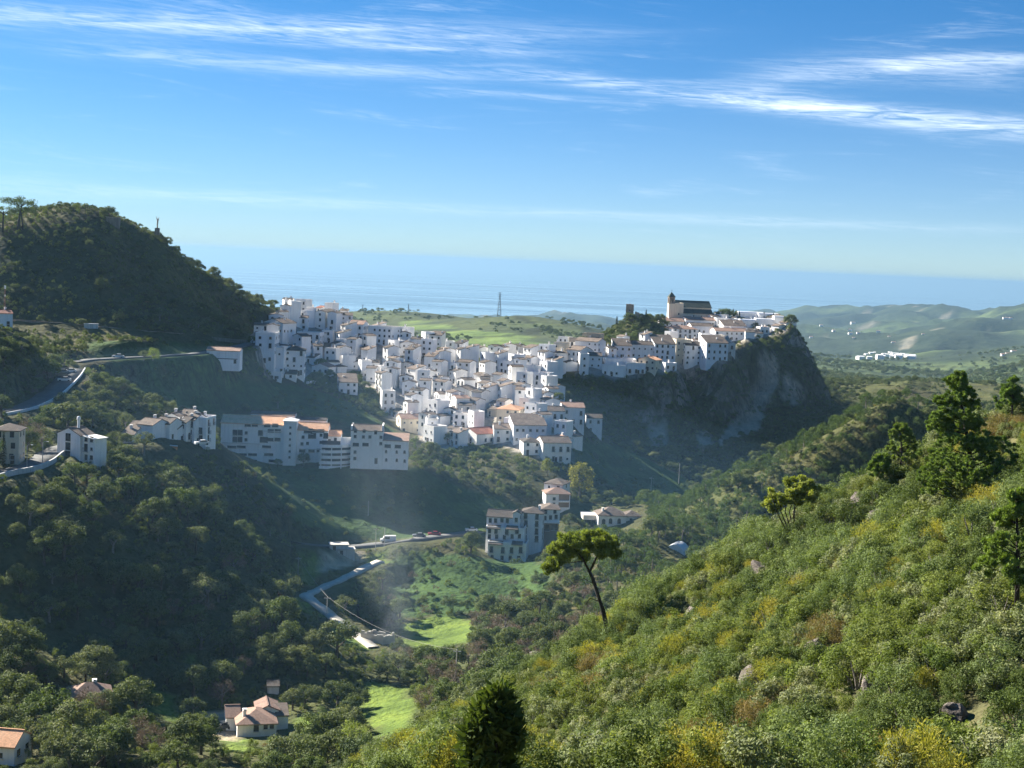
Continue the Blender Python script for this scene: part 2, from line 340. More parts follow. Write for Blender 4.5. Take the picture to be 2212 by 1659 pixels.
# ------------------------------------------------------------------ mesh helpers
def link(name, data, parent=None, loc=None, rz=0.0):
    o = bpy.data.objects.new(name, data); COL.objects.link(o)
    if parent is not None: o.parent = parent
    if loc is not None: o.location = loc
    if rz: o.rotation_euler = (0, 0, rz)
    return o
def tag(o, label=None, cat=None, group=None, kind=None):
    if label: o['label'] = label
    if cat: o['category'] = cat
    if group: o['group'] = group
    if kind: o['kind'] = kind
    return o
def mesh_np(name, V, F, mats=(), mi=None, smooth=False):
    """V (n,3) array, F (m,k) array of equal-sided faces"""
    me = bpy.data.meshes.new(name); V = np.asarray(V, np.float32); F = np.asarray(F, np.int32)
    me.vertices.add(len(V)); me.vertices.foreach_set('co', V.ravel())
    k = F.shape[1]; me.loops.add(F.size); me.loops.foreach_set('vertex_index', F.ravel())
    me.polygons.add(len(F)); me.polygons.foreach_set('loop_start', np.arange(0, F.size, k, dtype=np.int32))
    for m in mats: me.materials.append(m)
    if mi is not None: me.polygons.foreach_set('material_index', np.asarray(mi, np.int32))
    if smooth: me.polygons.foreach_set('use_smooth', np.ones(len(F), bool))
    me.update(calc_edges=True); return me
class MB:
    """collects boxes, prisms and tubes for ONE part"""
    def __init__(s): s.v = []; s.f = []; s.m = []
    def add(s, vs, fs, mi=0):
        k = len(s.v); s.v += [tuple(p) for p in vs]; s.f += [tuple(i + k for i in f) for f in fs]; s.m += [mi] * len(fs); return s
    def box(s, x0, x1, y0, y1, z0, z1, mi=0):
        v = [(x0, y0, z0), (x1, y0, z0), (x1, y1, z0), (x0, y1, z0), (x0, y0, z1), (x1, y0, z1), (x1, y1, z1), (x0, y1, z1)]
        return s.add(v, [(3, 2, 1, 0), (4, 5, 6, 7), (0, 1, 5, 4), (1, 2, 6, 5), (2, 3, 7, 6), (3, 0, 4, 7)], mi)
    def poly(s, pts, z0, z1, mi=0):
        n = len(pts); v = [(x, y, z0) for x, y in pts] + [(x, y, z1) for x, y in pts]
        f = [tuple(range(n))[::-1], tuple(range(n, 2 * n))] + [(i, (i + 1) % n, n + (i + 1) % n, n + i) for i in range(n)]
        return s.add(v, f, mi)
    def tube(s, pts, rads, n=6, mi=0):
        k = len(s.v); m = len(pts)
        for i in range(m):
            p = Vector(pts[i]); d = (Vector(pts[min(i + 1, m - 1)]) - Vector(pts[max(i - 1, 0)])).normalized()
            a = d.orthogonal().normalized() if abs(d.z) < 0.95 else Vector((1, 0, 0)); a = (a - d * a.dot(d)).normalized(); b = d.cross(a)
            for q in range(n):
                w = 2 * math.pi * q / n; s.v.append(tuple(p + (a * math.cos(w) + b * math.sin(w)) * rads[i]))
        for i in range(m - 1):
            for q in range(n):
                s.f.append((k + i * n + q, k + i * n + (q + 1) % n, k + (i + 1) * n + (q + 1) % n, k + (i + 1) * n + q)); s.m.append(mi)
        s.f.append(tuple(k + q for q in range(n))[::-1]); s.f.append(tuple(k + (m - 1) * n + q for q in range(n))); s.m += [mi, mi]
        return s
    def mesh(s, name, mats):
        me = bpy.data.meshes.new(name); me.from_pydata(s.v, [], s.f)
        for m in mats: me.materials.append(m)
        if any(s.m): me.polygons.foreach_set('material_index', s.m)
        me.update(); return me
    def build(s, name, mats, parent=None, loc=None, rz=0.0, smooth=False):
        me = s.mesh(name, mats if isinstance(mats, (list, tuple)) else [mats])
        if smooth: me.polygons.foreach_set('use_smooth', [True] * len(me.polygons))
        return link(name, me, parent, loc, rz)
def empty(name, loc, rz=0.0):
    o = link(name, None, None, loc, rz); o.empty_display_size = 0.5; return o

# ------------------------------------------------------------------ roads are cut into the ground
ROADS = {
 'parking_road': ([(-60,905),(0,893),(55,880),(100,858),(128,836),(150,812),(160,796)], 6.4),
 'hill_road': ([(165,782),(185,777),(240,775),(330,770),(420,764),(490,754),(545,743)], 4.6),
 'village_road': ([(-60,1040),(0,1022),(50,1014),(85,1000),(105,980),(150,962),(215,957),(280,955)], 6.5),
 'valley_road': ([(822,1212),(795,1222),(745,1249),(690,1275),(655,1287),(668,1298),(705,1320),(740,1346),(775,1375),(812,1402)], 3.1),
 'lower_road': ([(640,1172),(700,1180),(770,1182),(830,1174),(900,1164),(980,1154),(1035,1147)], 5.0),
}
road_paths = {}
for nm, (pts, w) in ROADS.items():
    P = np.array([tuple(hit(u, v, 120)) for u, v in pts])
    # resample and smooth
    seg = np.r_[0, np.cumsum(np.linalg.norm(np.diff(P, axis=0), axis=1))]; q = np.arange(0, seg[-1], 1.5)
    C = np.stack([np.interp(q, seg, P[:, k]) for k in range(3)], 1)
    for _ in range(14): C[1:-1] = (C[:-2] + 2 * C[1:-1] + C[2:]) / 4
    road_paths[nm] = (C, w)
    x0, x1, y0, y1 = C[:, 0].min() - 14, C[:, 0].max() + 14, C[:, 1].min() - 14, C[:, 1].max() + 14
    ii = np.nonzero((GY >= y0) & (GY <= y1))[0]; jj = np.nonzero((GX >= x0) & (GX <= x1))[0]
    sub = np.ix_(ii, jj); px, py = XX[sub].ravel(), YY[sub].ravel()
    d2 = (px[:, None] - C[None, :, 0]) ** 2 + (py[:, None] - C[None, :, 1]) ** 2; k = d2.argmin(1); d = np.sqrt(d2[np.arange(len(k)), k])
    t = np.clip((d - (w / 2 + 2.6)) / 5.0, 0, 1); t = t * t * (3 - 2 * t)
    ZZ[sub] = ((C[k, 2] - 0.35) * (1 - t) + ZZ[sub].ravel() * t).reshape(ZZ[sub].shape)

# visible-surface table, to know what the ridges hide
_ta = np.linspace(-0.42, 0.42, 420)
_td = np.concatenate([np.arange(25, 300, 2.0), np.arange(300, 1110, 2.5)])
_tg = ground(_ta[:, None] * _td[None, :], np.broadcast_to(_td, (len(_ta), len(_td))))
_tt = np.maximum.accumulate((_tg - H) / _td[None, :], axis=1)
def seen(x, y, z, slack=0.012):
    a = np.asarray(x) / np.asarray(y); i = np.clip(np.round((a + 0.42) / 0.84 * 419).astype(int), 0, 419)
    j = np.clip(np.searchsorted(_td, np.asarray(y) - 4) - 1, 0, len(_td) - 1)
    return (np.asarray(z) - H) / np.asarray(y) > _tt[i, j] - slack

# ------------------------------------------------------------------ land cover
VILLAGE = [[(548,715),(600,690),(640,668),(735,672),(790,700),(850,705),(860,735),(925,755),(980,775),(1030,785),(1100,775),(1150,760),(1225,738),(1225,800),(1170,835),(1190,860),(1180,930),(1235,950),(1235,1000),(1150,985),(1050,955),(960,975),(905,950),(900,930),(835,905),(845,865),(790,840),(770,800),(700,812),(660,815),(600,805),(556,795)],
           [(1225,755),(1300,760),(1330,745),(1420,740),(1490,735),(1585,730),(1595,780),(1480,800),(1400,805),(1340,818),(1250,810),(1225,800)],
           [(1440,700),(1500,695),(1560,690),(1590,695),(1690,685),(1700,715),(1620,738),(1560,740),(1480,742),(1445,720)]]
FIELDS = [[(868,1345),(930,1335),(1015,1328),(1015,1385),(920,1408),(868,1390)],[(790,1470),(880,1485),(905,1560),(860,1610),(780,1560)],[(315,1485),(372,1498),(392,1565),(345,1555)],[(590,1225),(650,1205),(690,1195),(700,1235),(680,1268),(620,1255)],[(690,1312),(760,1358),(805,1412),(735,1385)],[(480,1598),(535,1598),(545,1625),(490,1625)],[(640,1290),(680,1305),(690,1330),(640,1315)],[(640,1540),(720,1555),(740,1600),(650,1590)],[(780,1200),(830,1190),(840,1215),(800,1220)],[(390,1400),(440,1410),(440,1440),(395,1430)]]
DIRT = [[(690,1195),(790,1188),(800,1212),(700,1238)],[(455,1545),(500,1530),(512,1600),(470,1600)]]
GRASS = [[(300,800),(440,800),(560,825),(640,830),(760,870),(850,930),(885,965),(750,918),(640,888),(540,880),(460,900),(330,880),(300,840)],
         [(530,1000),(900,1010),(960,1040),(1130,1090),(1040,1150),(830,1165),(660,1150),(600,1080)],
         [(1240,950),(1330,960),(1480,1030),(1500,1080),(1400,1090),(1300,1040),(1240,1030)],
         [(850,1190),(1180,1215),(1200,1280),(1080,1320),(1000,1325),(860,1335),(830,1270)],
         [(190,735),(540,745),(440,800),(300,790),(190,770)]]
ROCKFACE = [[(1640,770),(1672,765),(1682,830),(1655,880),(1640,925),(1600,945),(1560,965),(1550,950),(1590,905),(1625,870)],[(1500,940),(1530,930),(1540,960),(1510,975)],[(1690,800),(1742,830),(1722,885),(1690,860)],[(1400,920),(1440,915),(1450,960),(1405,970)]]
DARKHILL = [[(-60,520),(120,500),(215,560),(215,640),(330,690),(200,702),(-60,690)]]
_U, _Vv = proj(XX, YY, ZZ)
_vis = seen(XX, YY, ZZ, 0.006)
def m_any(polys, u=_U, v=_Vv):
    r = np.zeros(np.shape(u), bool)
    for p in polys: r |= inpoly(u, v, p)
    return r
cov = np.empty(XX.shape + (3,)); cov[:] = (0.062, 0.058, 0.028)                      # scrub floor
n_ = np.clip(fbm(XX, YY, 40, 3, 11) + 0.5, 0, 1)[..., None]
cov = cov * (1 - n_) + np.array((0.075, 0.085, 0.03)) * n_
cov[YY < 230] = (0.085, 0.085, 0.04)
far_ok = YY > 230
cov[m_any(GRASS) & far_ok] = (0.045, 0.085, 0.022)
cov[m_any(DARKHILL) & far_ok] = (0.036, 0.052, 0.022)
cov[m_any(ROCKFACE) & far_ok] = (0.36, 0.265, 0.20)
cov[m_any(FIELDS) & far_ok] = (0.115, 0.17, 0.032)
cov[m_any(DIRT) & far_ok] = (0.42, 0.35, 0.25)
cov[m_any(VILLAGE) & far_ok] = (0.30, 0.28, 0.26)
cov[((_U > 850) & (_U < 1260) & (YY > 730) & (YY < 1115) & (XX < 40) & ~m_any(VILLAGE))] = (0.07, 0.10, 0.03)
terr_mat = terrain_material('hill_ground', 0.09, 0.55)
ny, nx = XX.shape
idx = np.arange(ny * nx).reshape(ny, nx)
Fq = np.stack([idx[:-1, :-1], idx[:-1, 1:], idx[1:, 1:], idx[1:, :-1]], -1).reshape(-1, 4)
def cover_attr(me, c):
    a = me.color_attributes.new('cover', 'FLOAT_COLOR', 'POINT'); c4 = np.concatenate([c.reshape(-1, 3), np.ones((c.size // 3, 1))], 1).astype(np.float32)
    a.data.foreach_set('color', c4.ravel())
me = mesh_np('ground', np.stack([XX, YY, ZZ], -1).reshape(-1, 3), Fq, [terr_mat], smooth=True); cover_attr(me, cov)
tag(link('ground', me), kind='structure')

# distant hills down to the coast, laid out in rings that widen with distance
_fa = np.linspace(-0.58, 0.58, 330); _fd = np.exp(np.linspace(math.log(1095), math.log(11200), 230))
A2, D2 = np.meshgrid(_fa, _fd); t2 = tan_at(A2, D2).reshape(A2.shape); X2, Y2 = A2 * D2, D2
Z2 = H + t2 * D2 + fbm(X2, Y2, 420, 5, 21) * np.clip((D2 - 2300) / 2500, 0.05, 1) * np.clip(D2 / 4000, 0.3, 1.6) * 75
Z2 = Z2 + (0.35 - np.abs(fbm(X2, Y2, 900, 4, 41))) * 130 * np.clip((D2 - 2600) / 1500, 0, 1) * np.clip((8200 - D2) / 1500, 0, 1) - 25 * np.clip((D2 - 2600) / 1500, 0, 1) * np.clip((8200 - D2) / 1500, 0, 1)
Z2 = np.maximum(Z2, -4 + 0 * Z2)
Z2 = np.where(D2 > 9600, Z2 * np.clip((11000 - D2) / 1400, -0.02, 1), Z2) - 1.0
u2, v2 = proj(X2, Y2, Z2)
gn = fbm(X2, Y2, 300, 5, 33); gn2 = fbm(X2, Y2, 120, 4, 35)
k = np.clip((gn - 0.08) * 6, 0, 1)[..., None]
c2 = np.array((0.026, 0.040, 0.022)) * (1 - k) + np.array((0.075, 0.105, 0.04)) * k
k = np.clip((gn2 - 0.42) * 5, 0, .6)[..., None] * (D2 > 3500)[..., None]
c2 = c2 * (1 - k) + np.array((0.30, 0.27, 0.22)) * k
MEADOW = [[(860,692),(930,694),(1000,712),(1110,720),(1200,738),(1240,745),(1200,765),(1000,775),(930,755),(870,735)]]
mm = m_any(MEADOW, u2, v2) & (D2 < 2100)
k = (mm * np.clip(0.75 + gn2 * 3, 0, 1))[..., None]
c2 = c2 * (1 - k) + np.array((0.115, 0.17, 0.045)) * k
mm2 = (u2 > 740) & (u2 < 1260) & (D2 < 2400) & ~mm
c2[mm2] = np.array((0.05, 0.065, 0.025)) + np.clip(gn2[mm2], 0, 1)[:, None] * np.array((0.06, 0.09, 0.02))
gn3 = fbm(X2, Y2, 60, 3, 37); hedge = np.abs(fbm(X2, Y2, 260, 2, 39)) < .018
k = (np.clip((gn3 - .12) * 5, 0, 1) * (D2 < 7500))[..., None] * .75; c2 = c2 * (1 - k) + np.array((0.035, 0.05, 0.022)) * k
c2[hedge & (D2 < 6000)] *= .45
fm = terrain_material('far_hill_ground', 0.012, 0.05, rock=False)
ny2, nx2 = A2.shape; id2 = np.arange(ny2 * nx2).reshape(ny2, nx2)
F2 = np.stack([id2[:-1, :-1], id2[:-1, 1:], id2[1:, 1:], id2[1:, :-1]], -1).reshape(-1, 4)
me = mesh_np('hills', np.stack([X2, Y2, Z2], -1).reshape(-1, 3), F2, [fm], smooth=True); cover_attr(me, c2)
tag(link('hills', me), kind='structure')

# the sea, out to the horizon
m, t, b, o = new_mat('sea_water')
g = t.nodes.new('ShaderNodeNewGeometry'); st = t.nodes.new('ShaderNodeVectorMath'); st.operation = 'MULTIPLY'; st.inputs[1].default_value = (1 / 16000, 1 / 1900, 1)
t.links.new(g.outputs['Position'], st.inputs[0]); n = noise(t, 1.0, 8, st.outputs[0], 0.62, 1.4)
t.links.new(ramp(t, n, [(0.38, (.02, .05, .095)), (0.50, (.07, .14, .20)), (0.62, (.27, .37, .41))]), b.inputs['Base Color'])  # pale bands put the sun glitter of calm water into the colour
rg = t.nodes.new('ShaderNodeMapRange'); rg.inputs[1].default_value = .40; rg.inputs[2].default_value = .60; rg.inputs[3].default_value = .55; rg.inputs[4].default_value = .12; t.links.new(n, rg.inputs[0]); t.links.new(rg.outputs[0], b.inputs['Roughness']); b.inputs['IOR'].default_value = 1.33
s2 = t.nodes.new('ShaderNodeVectorMath'); s2.operation = 'MULTIPLY'; s2.inputs[1].default_value = (1, 1, 1); t.links.new(g.outputs['Position'], s2.inputs[0])
bump(t, b, noise(t, 0.02, 3, s2.outputs[0]), 0.08, 2.0)
MAT['sea'] = m
me = bpy.data.meshes.new('sea'); me.from_pydata([(-90000, 6000, 0), (90000, 6000, 0), (90000, 80000, 0), (-90000, 80000, 0)], [], [(0, 1, 2, 3)]); me.materials.append(m)
tag(link('sea', me), kind='structure')

# the air between: one closed box of even, pale haze
def build_haze():
    m = bpy.data.materials.new('haze_air'); m.use_nodes = True; t = m.node_tree; t.nodes.clear()
    p = t.nodes.new('ShaderNodeVolumePrincipled'); o = t.nodes.new('ShaderNodeOutputMaterial'); t.links.new(p.outputs[0], o.inputs['Volume'])
    p.inputs['Color'].default_value = (0.20, 0.335, 0.485, 1); p.inputs['Density'].default_value = HAZE; p.inputs['Anisotropy'].default_value = 0.25
    h = MB().box(-95000, 95000, -3000, 85000, -40, H + 42).build('haze', m); tag(h, kind='stuff')
    h.display_type = 'WIRE'
HAZE = 7.0e-5
build_haze()

# road surfaces
MAT['asphalt'] = plain('asphalt', (.10, .10, .10), 0.9, 0.2, 0.8)
MAT['pale_concrete'] = plain('pale_concrete', (.50, .47, .42), 0.9, 0.15, 0.5)
MAT['gravel'] = plain('pale_gravel', (.50, .46, .39), 0.95, 0.2, 0.7)
for nm, (C, w) in road_paths.items():
    d = np.gradient(C, axis=0)[:, :2]; d /= np.linalg.norm(d, axis=1)[:, None] + 1e-9; nrm = np.stack([-d[:, 1], d[:, 0]], 1)
    z = C[:, 2] + 0.05; jl = (w / 2 + fbm(C[:, 0], C[:, 1], 6, 3, 91) * .9)[:, None]; jr = (w / 2 + fbm(C[:, 0], C[:, 1], 6, 3, 95) * .9)[:, None]; l = np.c_[C[:, :2] + nrm * jl, z]; r = np.c_[C[:, :2] - nrm * jr, z]
    n = len(C); V = np.concatenate([l, r, l - (0, 0, .6), r - (0, 0, .6)]); i = np.arange(n - 1)
    F = np.concatenate([np.stack([i, i + 1, n + i + 1, n + i], 1)[:, ::-1], np.stack([i, i + 1, 2 * n + i + 1, 2 * n + i], 1), np.stack([n + i, n + i + 1, 3 * n + i + 1, 3 * n + i], 1)[:, ::-1]])
    mm = MAT['gravel'] if nm in ('valley_road',) else MAT['asphalt']
    tag(link('road', mesh_np('road', V, F, [mm])), kind='structure')
# ------------------------------------------------------------------ building materials
def wall_mat(name, col, streak=0.25):
    m, t, b, o = new_mat(name); g = t.nodes.new('ShaderNodeNewGeometry'); P = g.outputs['Position']
    n1 = noise(t, 0.22, 5, P); st = t.nodes.new('ShaderNodeVectorMath'); st.operation = 'MULTIPLY'; st.inputs[1].default_value = (1.6, 1.6, 0.12); t.links.new(P, st.inputs[0])
    n2 = noise(t, 1.0, 5, st.outputs[0]); oi = t.nodes.new('ShaderNodeObjectInfo')
    c = mixc(t, 1.0, col, ramp(t, n1, [(0.3, (.90, .90, .91)), (0.7, (1, 1, 1))]), 'MULTIPLY')
    c = mixc(t, streak, c, ramp(t, n2, [(0.36, (.5, .48, .45)), (0.56, (1, 1, 1))]), 'MULTIPLY')
    c = mixc(t, 1.0, c, ramp(t, oi.outputs['Random'], [(0.0, (.90, .91, .94)), (0.5, (1, .99, .98)), (1.0, (1, .97, .92))]), 'MULTIPLY')
    t.links.new(c, b.inputs['Base Color']); b.inputs['Roughness'].default_value = 0.9; b.inputs['Specular IOR Level'].default_value = 0.15
    return m
def tile_mat(name, lo, hi):
    m, t, b, o = new_mat(name); tc = t.nodes.new('ShaderNodeTexCoord'); oi = t.nodes.new('ShaderNodeObjectInfo')
    n1 = noise(t, 0.5, 6, tc.outputs['Object']); n2 = noise(t, 3.0, 3, tc.outputs['Object'])
    c = ramp(t, n1, [(0.3, lo), (0.7, hi)]); c = mixc(t, 0.6, c, ramp(t, n2, [(0.3, (.6, .6, .6)), (0.7, (1.3, 1.25, 1.2))]), 'MULTIPLY')
    c = mixc(t, 1.0, c, ramp(t, oi.outputs['Random'], [(0, (.8, .8, .8)), (1, (1.2, 1.15, 1.1))]), 'MULTIPLY')
    w = t.nodes.new('ShaderNodeTexWave'); w.inputs['Scale'].default_value = 1.6; t.links.new(tc.outputs['Object'], w.inputs['Vector'])
    t.links.new(c, b.inputs['Base Color']); b.inputs['Roughness'].default_value = 0.85; b.inputs['Specular IOR Level'].default_value = 0.15
    bump(t, b, w.outputs[1], 0.5, 0.08); return m
WALLS = {'white': wall_mat('whitewash', (.90, .90, .90), .18), 'cream': wall_mat('cream_render', (.74, .66, .52)), 'grey': wall_mat('grey_render', (.62, .62, .62), .5),
         'stone': wall_mat('pale_stone', (.52, .44, .34), .5), 'brown': wall_mat('brown_render', (.33, .24, .16), .3), 'orange': wall_mat('orange_render', (.72, .30, .12), .2), 'ruin': wall_mat('ruin_stone', (.30, .25, .20), .6)}
ROOFS = {'old': tile_mat('weathered_tile', (.11, .09, .08), (.20, .165, .14)), 'terracotta': tile_mat('terracotta_tile', (.26, .17, .135), (.37, .26, .21)),
         'orange': tile_mat('orange_tile', (.62, .34, .20), (.78, .47, .30)), 'dark': tile_mat('dark_tile', (.06, .055, .05), (.13, .11, .10)), 'red': tile_mat('red_brown_tile', (.22, .09, .07), (.33, .15, .11)),
         'white': WALLS['white'], 'green': tile_mat('glazed_dark_tile', (.03, .05, .045), (.06, .08, .07))}
m, t, b, o = new_mat('window_glass'); b.inputs['Base Color'].default_value = (.025, .03, .04, 1); b.inputs['Roughness'].default_value = 0.12; MAT['glass'] = m
MAT['shutter'] = plain('dark_shutter', (.05, .05, .055), 0.6, 0.2); MAT['iron'] = plain('dark_iron', (.03, .03, .035), 0.5, 0.2)
MAT['sill'] = plain('sill_stone', (.60, .58, .55), 0.8, 0.1); MAT['door'] = plain('door_wood', (.07, .045, .03), 0.6, 0.2); MAT['greendoor'] = plain('green_door', (.03, .07, .06), 0.6, .2)
MAT['concrete'] = plain('grey_concrete', (.38, .37, .35), 0.9, 0.25); MAT['whitepaint'] = plain('white_paint', (.8, .8, .8), 0.7, 0.1)
FOOT = []                                    # occupied ground (x, y, radius)

def window_mesh(w, h, rail=False, arch=False):
    b = MB()
    if arch:
        pts = [(-w / 2, 0), (w / 2, 0), (w / 2, h - w / 2)] + [(w / 2 * math.cos(a), h - w / 2 + w / 2 * math.sin(a)) for a in np.linspace(0.3, math.pi - 0.3, 5)] + [(-w / 2, h - w / 2)]
        n = len(pts); b.add([(x, -0.05, z) for x, z in pts] + [(x, 0.06, z) for x, z in pts], [tuple(range(n))] + [(i, n + i, n + (i + 1) % n, (i + 1) % n) for i in range(n)], 0)
    else:
        b.box(-w / 2, w / 2, -0.05, 0.06, 0, h, 0); b.box(-0.03, 0.03, -0.08, -0.05, 0, h, 1)
    b.box(-w / 2 - 0.15, w / 2 + 0.15, -0.2, 0.05, -0.14, -0.01, 2)
    if rail:
        b.box(-w / 2 - 0.25, w / 2 + 0.25, -0.5, 0.05, -0.16, -0.02, 2); b.box(-w / 2 - 0.25, w / 2 + 0.25, -0.5, -0.46, 0.92, 0.98, 1)
        for k in range(7): x = -w / 2 - 0.22 + k * (w + 0.44) / 6; b.box(x - 0.015, x + 0.015, -0.495, -0.465, 0, 0.93, 1)
    return b.mesh('window', [MAT['glass'], MAT['shutter'], MAT['sill']])
WIN = {'small': window_mesh(0.75, 0.8), 'square': window_mesh(1.0, 1.1), 'tall': window_mesh(1.0, 1.45), 'balcony': window_mesh(1.1, 2.0, True), 'wide': window_mesh(2.2, 1.2), 'strip': window_mesh(3.2, 0.9), 'big': window_mesh(1.7, 2.0), 'arch': window_mesh(1.2, 1.9, arch=True), 'archsmall': window_mesh(0.8, 1.2, arch=True)}
DOOR = MB().box(-0.5, 0.5, -0.06, 0.06, 0, 2.05, 0).box(-0.62, -0.5, -0.09, 0.05, 0, 2.15, 1).box(0.5, 0.62, -0.09, 0.05, 0, 2.15, 1).box(-0.5, 0.5, -0.09, 0.05, 2.05, 2.15, 1).mesh('door', [MAT['door'], MAT['sill']])
CHIM = MB().box(-0.32, 0.32, -0.32, 0.32, -0.9, 0.9, 0).box(-0.4, 0.4, -0.4, 0.4, 0.9, 1.0, 0).box(-0.22, 0.22, -0.22, 0.22, 1.0, 1.2, 1).box(-0.42, 0.42, -0.42, 0.42, 1.2, 1.3, 0).mesh('chimney', [WALLS['white'], MAT['shutter']])

def walls_mb(w, d, h, roof, pitch, z0=-5.0, x0=None):
    """front face on y = 0, x centred, ridge by roof kind"""
    x0 = -w / 2; x1 = w / 2; b = MB(); rise = pitch * (w / 2 if roof == 'front' else d / 2)
    if roof == 'front':
        pf = [(x0, z0), (x1, z0), (x1, h), (0, h + rise), (x0, h)]
        v = [(x, 0, z) for x, z in pf] + [(x, d, z) for x, z in pf]
        b.add(v, [(0, 1, 2, 3, 4), (9, 8, 7, 6, 5), (1, 6, 7, 2), (2, 7, 8, 3), (3, 8, 9, 4), (4, 9, 5, 0), (0, 5, 6, 1)])
    elif roof in ('side', 'shed'):
        ps = [(0, z0), (d, z0), (d, h), (d / 2, h + rise), (0, h)] if roof == 'side' else [(0, z0), (d, z0), (d, h + pitch * d), (d * 0.5, h + pitch * d * 0.5), (0, h)]
        v = [(x0, y, z) for y, z in ps] + [(x1, y, z) for y, z in ps]
        b.add(v, [(4, 3, 2, 1, 0), (5, 6, 7, 8, 9), (0, 5, 9, 4), (1, 2, 7, 6), (2, 3, 8, 7), (3, 4, 9, 8), (0, 1, 6, 5)])
    else:
        b.box(x0, x1, 0, d, z0, h)
    return b
def slab(b, p, th=0.22, mi=0):
    """a roof plane of some thickness: p holds 4 corners"""
    b.add([tuple(q) for q in p] + [(q[0], q[1], q[2] - th) for q in p], [(0, 1, 2, 3), (7, 6, 5, 4), (0, 4, 5, 1), (1, 5, 6, 2), (2, 6, 7, 3), (3, 7, 4, 0)], mi)
def roof_mb(w, d, h, roof, pitch, ov=0.35):
    b = MB(); x0, x1, y0, y1 = -w / 2 - ov * .5, w / 2 + ov * .5, -ov, d + ov; e = 0.17
    if roof == 'side':
        r = h + pitch * d / 2 + e; lo = h - pitch * ov + e
        slab(b, [(x0, y0, lo), (x1, y0, lo), (x1, d / 2, r), (x0, d / 2, r)]); slab(b, [(x0, d / 2, r), (x1, d / 2, r), (x1, y1, lo), (x0, y1, lo)])
        b.box(x0, x1, d / 2 - 0.12, d / 2 + 0.12, r - 0.05, r + 0.1)
    elif roof == 'front':
        x0, x1, y0, y1 = -w / 2 - ov, w / 2 + ov, -ov * .5, d + ov * .5; r = h + pitch * w / 2 + e; lo = h - pitch * ov + e
        slab(b, [(x0, y0, lo), (0, y0, r), (0, y1, r), (x0, y1, lo)]); slab(b, [(0, y0, r), (x1, y0, lo), (x1, y1, lo), (0, y1, r)])
        b.box(-0.12, 0.12, y0, y1, r - 0.05, r + 0.1)
    elif roof == 'shed':
        hi = h + pitch * (d + ov) + e; lo = h - pitch * ov + e
        slab(b, [(x0, y0, lo), (x1, y0, lo), (x1, y1, hi), (x0, y1, hi)])
    elif roof == 'hip':
        x0, x1 = -w / 2 - ov, w / 2 + ov; m = min(w, d) / 2; r = h + pitch * m + e; lo = h - 0.02
        if w >= d: A, B = (x0 + m + ov, d / 2, r), (x1 - m - ov, d / 2, r)
        else: A, B = (0, y0 + m + ov, r), (0, y1 - m - ov, r)
        c = [(x0, y0, lo), (x1, y0, lo), (x1, y1, lo), (x0, y1, lo)]; lowc = [(x, y, lo - .2) for x, y, z in c]
        v = c + [A, B] + lowc
        if w >= d: f = [(0, 1, 5, 4), (1, 2, 5), (2, 3, 4, 5), (3, 0, 4)]
        else: f = [(0, 1, 4), (1, 2, 5, 4), (2, 3, 5), (3, 0, 4, 5)]
        b.add(v, f + [(6, 7, 1, 0), (7, 8, 2, 1), (8, 9, 3, 2), (9, 6, 0, 3), (9, 8, 7, 6)])
    else:                                    # flat terrace with a low parapet
        t = 0.22; b.box(-w / 2 + .02, w / 2 - .02, .02, d - .02, h, h + 0.06)
        for q in ((-w / 2, w / 2, -.02, t), (-w / 2, w / 2, d - t, d + .02), (-w / 2 - .02, -w / 2 + t, t, d - t), (w / 2 - t, w / 2 + .02, t, d - t)): b.box(q[0], q[1], q[2], q[3], h - 0.1, h + 0.75, 1)
    return b
def put(parent, mesh, name, x, y, z, rz=0.0):
    return link(name, mesh, parent, (x, y, z), rz)
def face_windows(root, w, d, h, storeys, rng, fill=0.8, faces='flr', kinds=None, zfirst=1.0):
    kinds = kinds or ['square', 'square', 'tall', 'small', 'balcony', 'tall']
    for f in faces:
        L_ = w if f == 'f' else d; n = max(1, int(L_ / 2.7)); sh = h / storeys; k = rng.choice(kinds)
        for s in range(storeys):
            for c in range(n):
                if rng.random() > (fill if f == 'f' else fill * 0.6): continue
                kk = k if rng.random() < 0.65 else rng.choice(kinds); z = s * sh + (zfirst if kk not in ('balcony',) else 0.35); q = -L_ / 2 + L_ * (c + 0.5) / n + rng.uniform(-.2, .2)
                if z + 0.8 > h: continue
                if f == 'f': put(root, WIN[kk], 'window', q, 0, z)
                elif f == 'l': put(root, WIN[kk], 'window', -w / 2, d / 2 + q, z, -math.pi / 2)
                else: put(root, WIN[kk], 'window', w / 2, d / 2 + q, z, math.pi / 2)
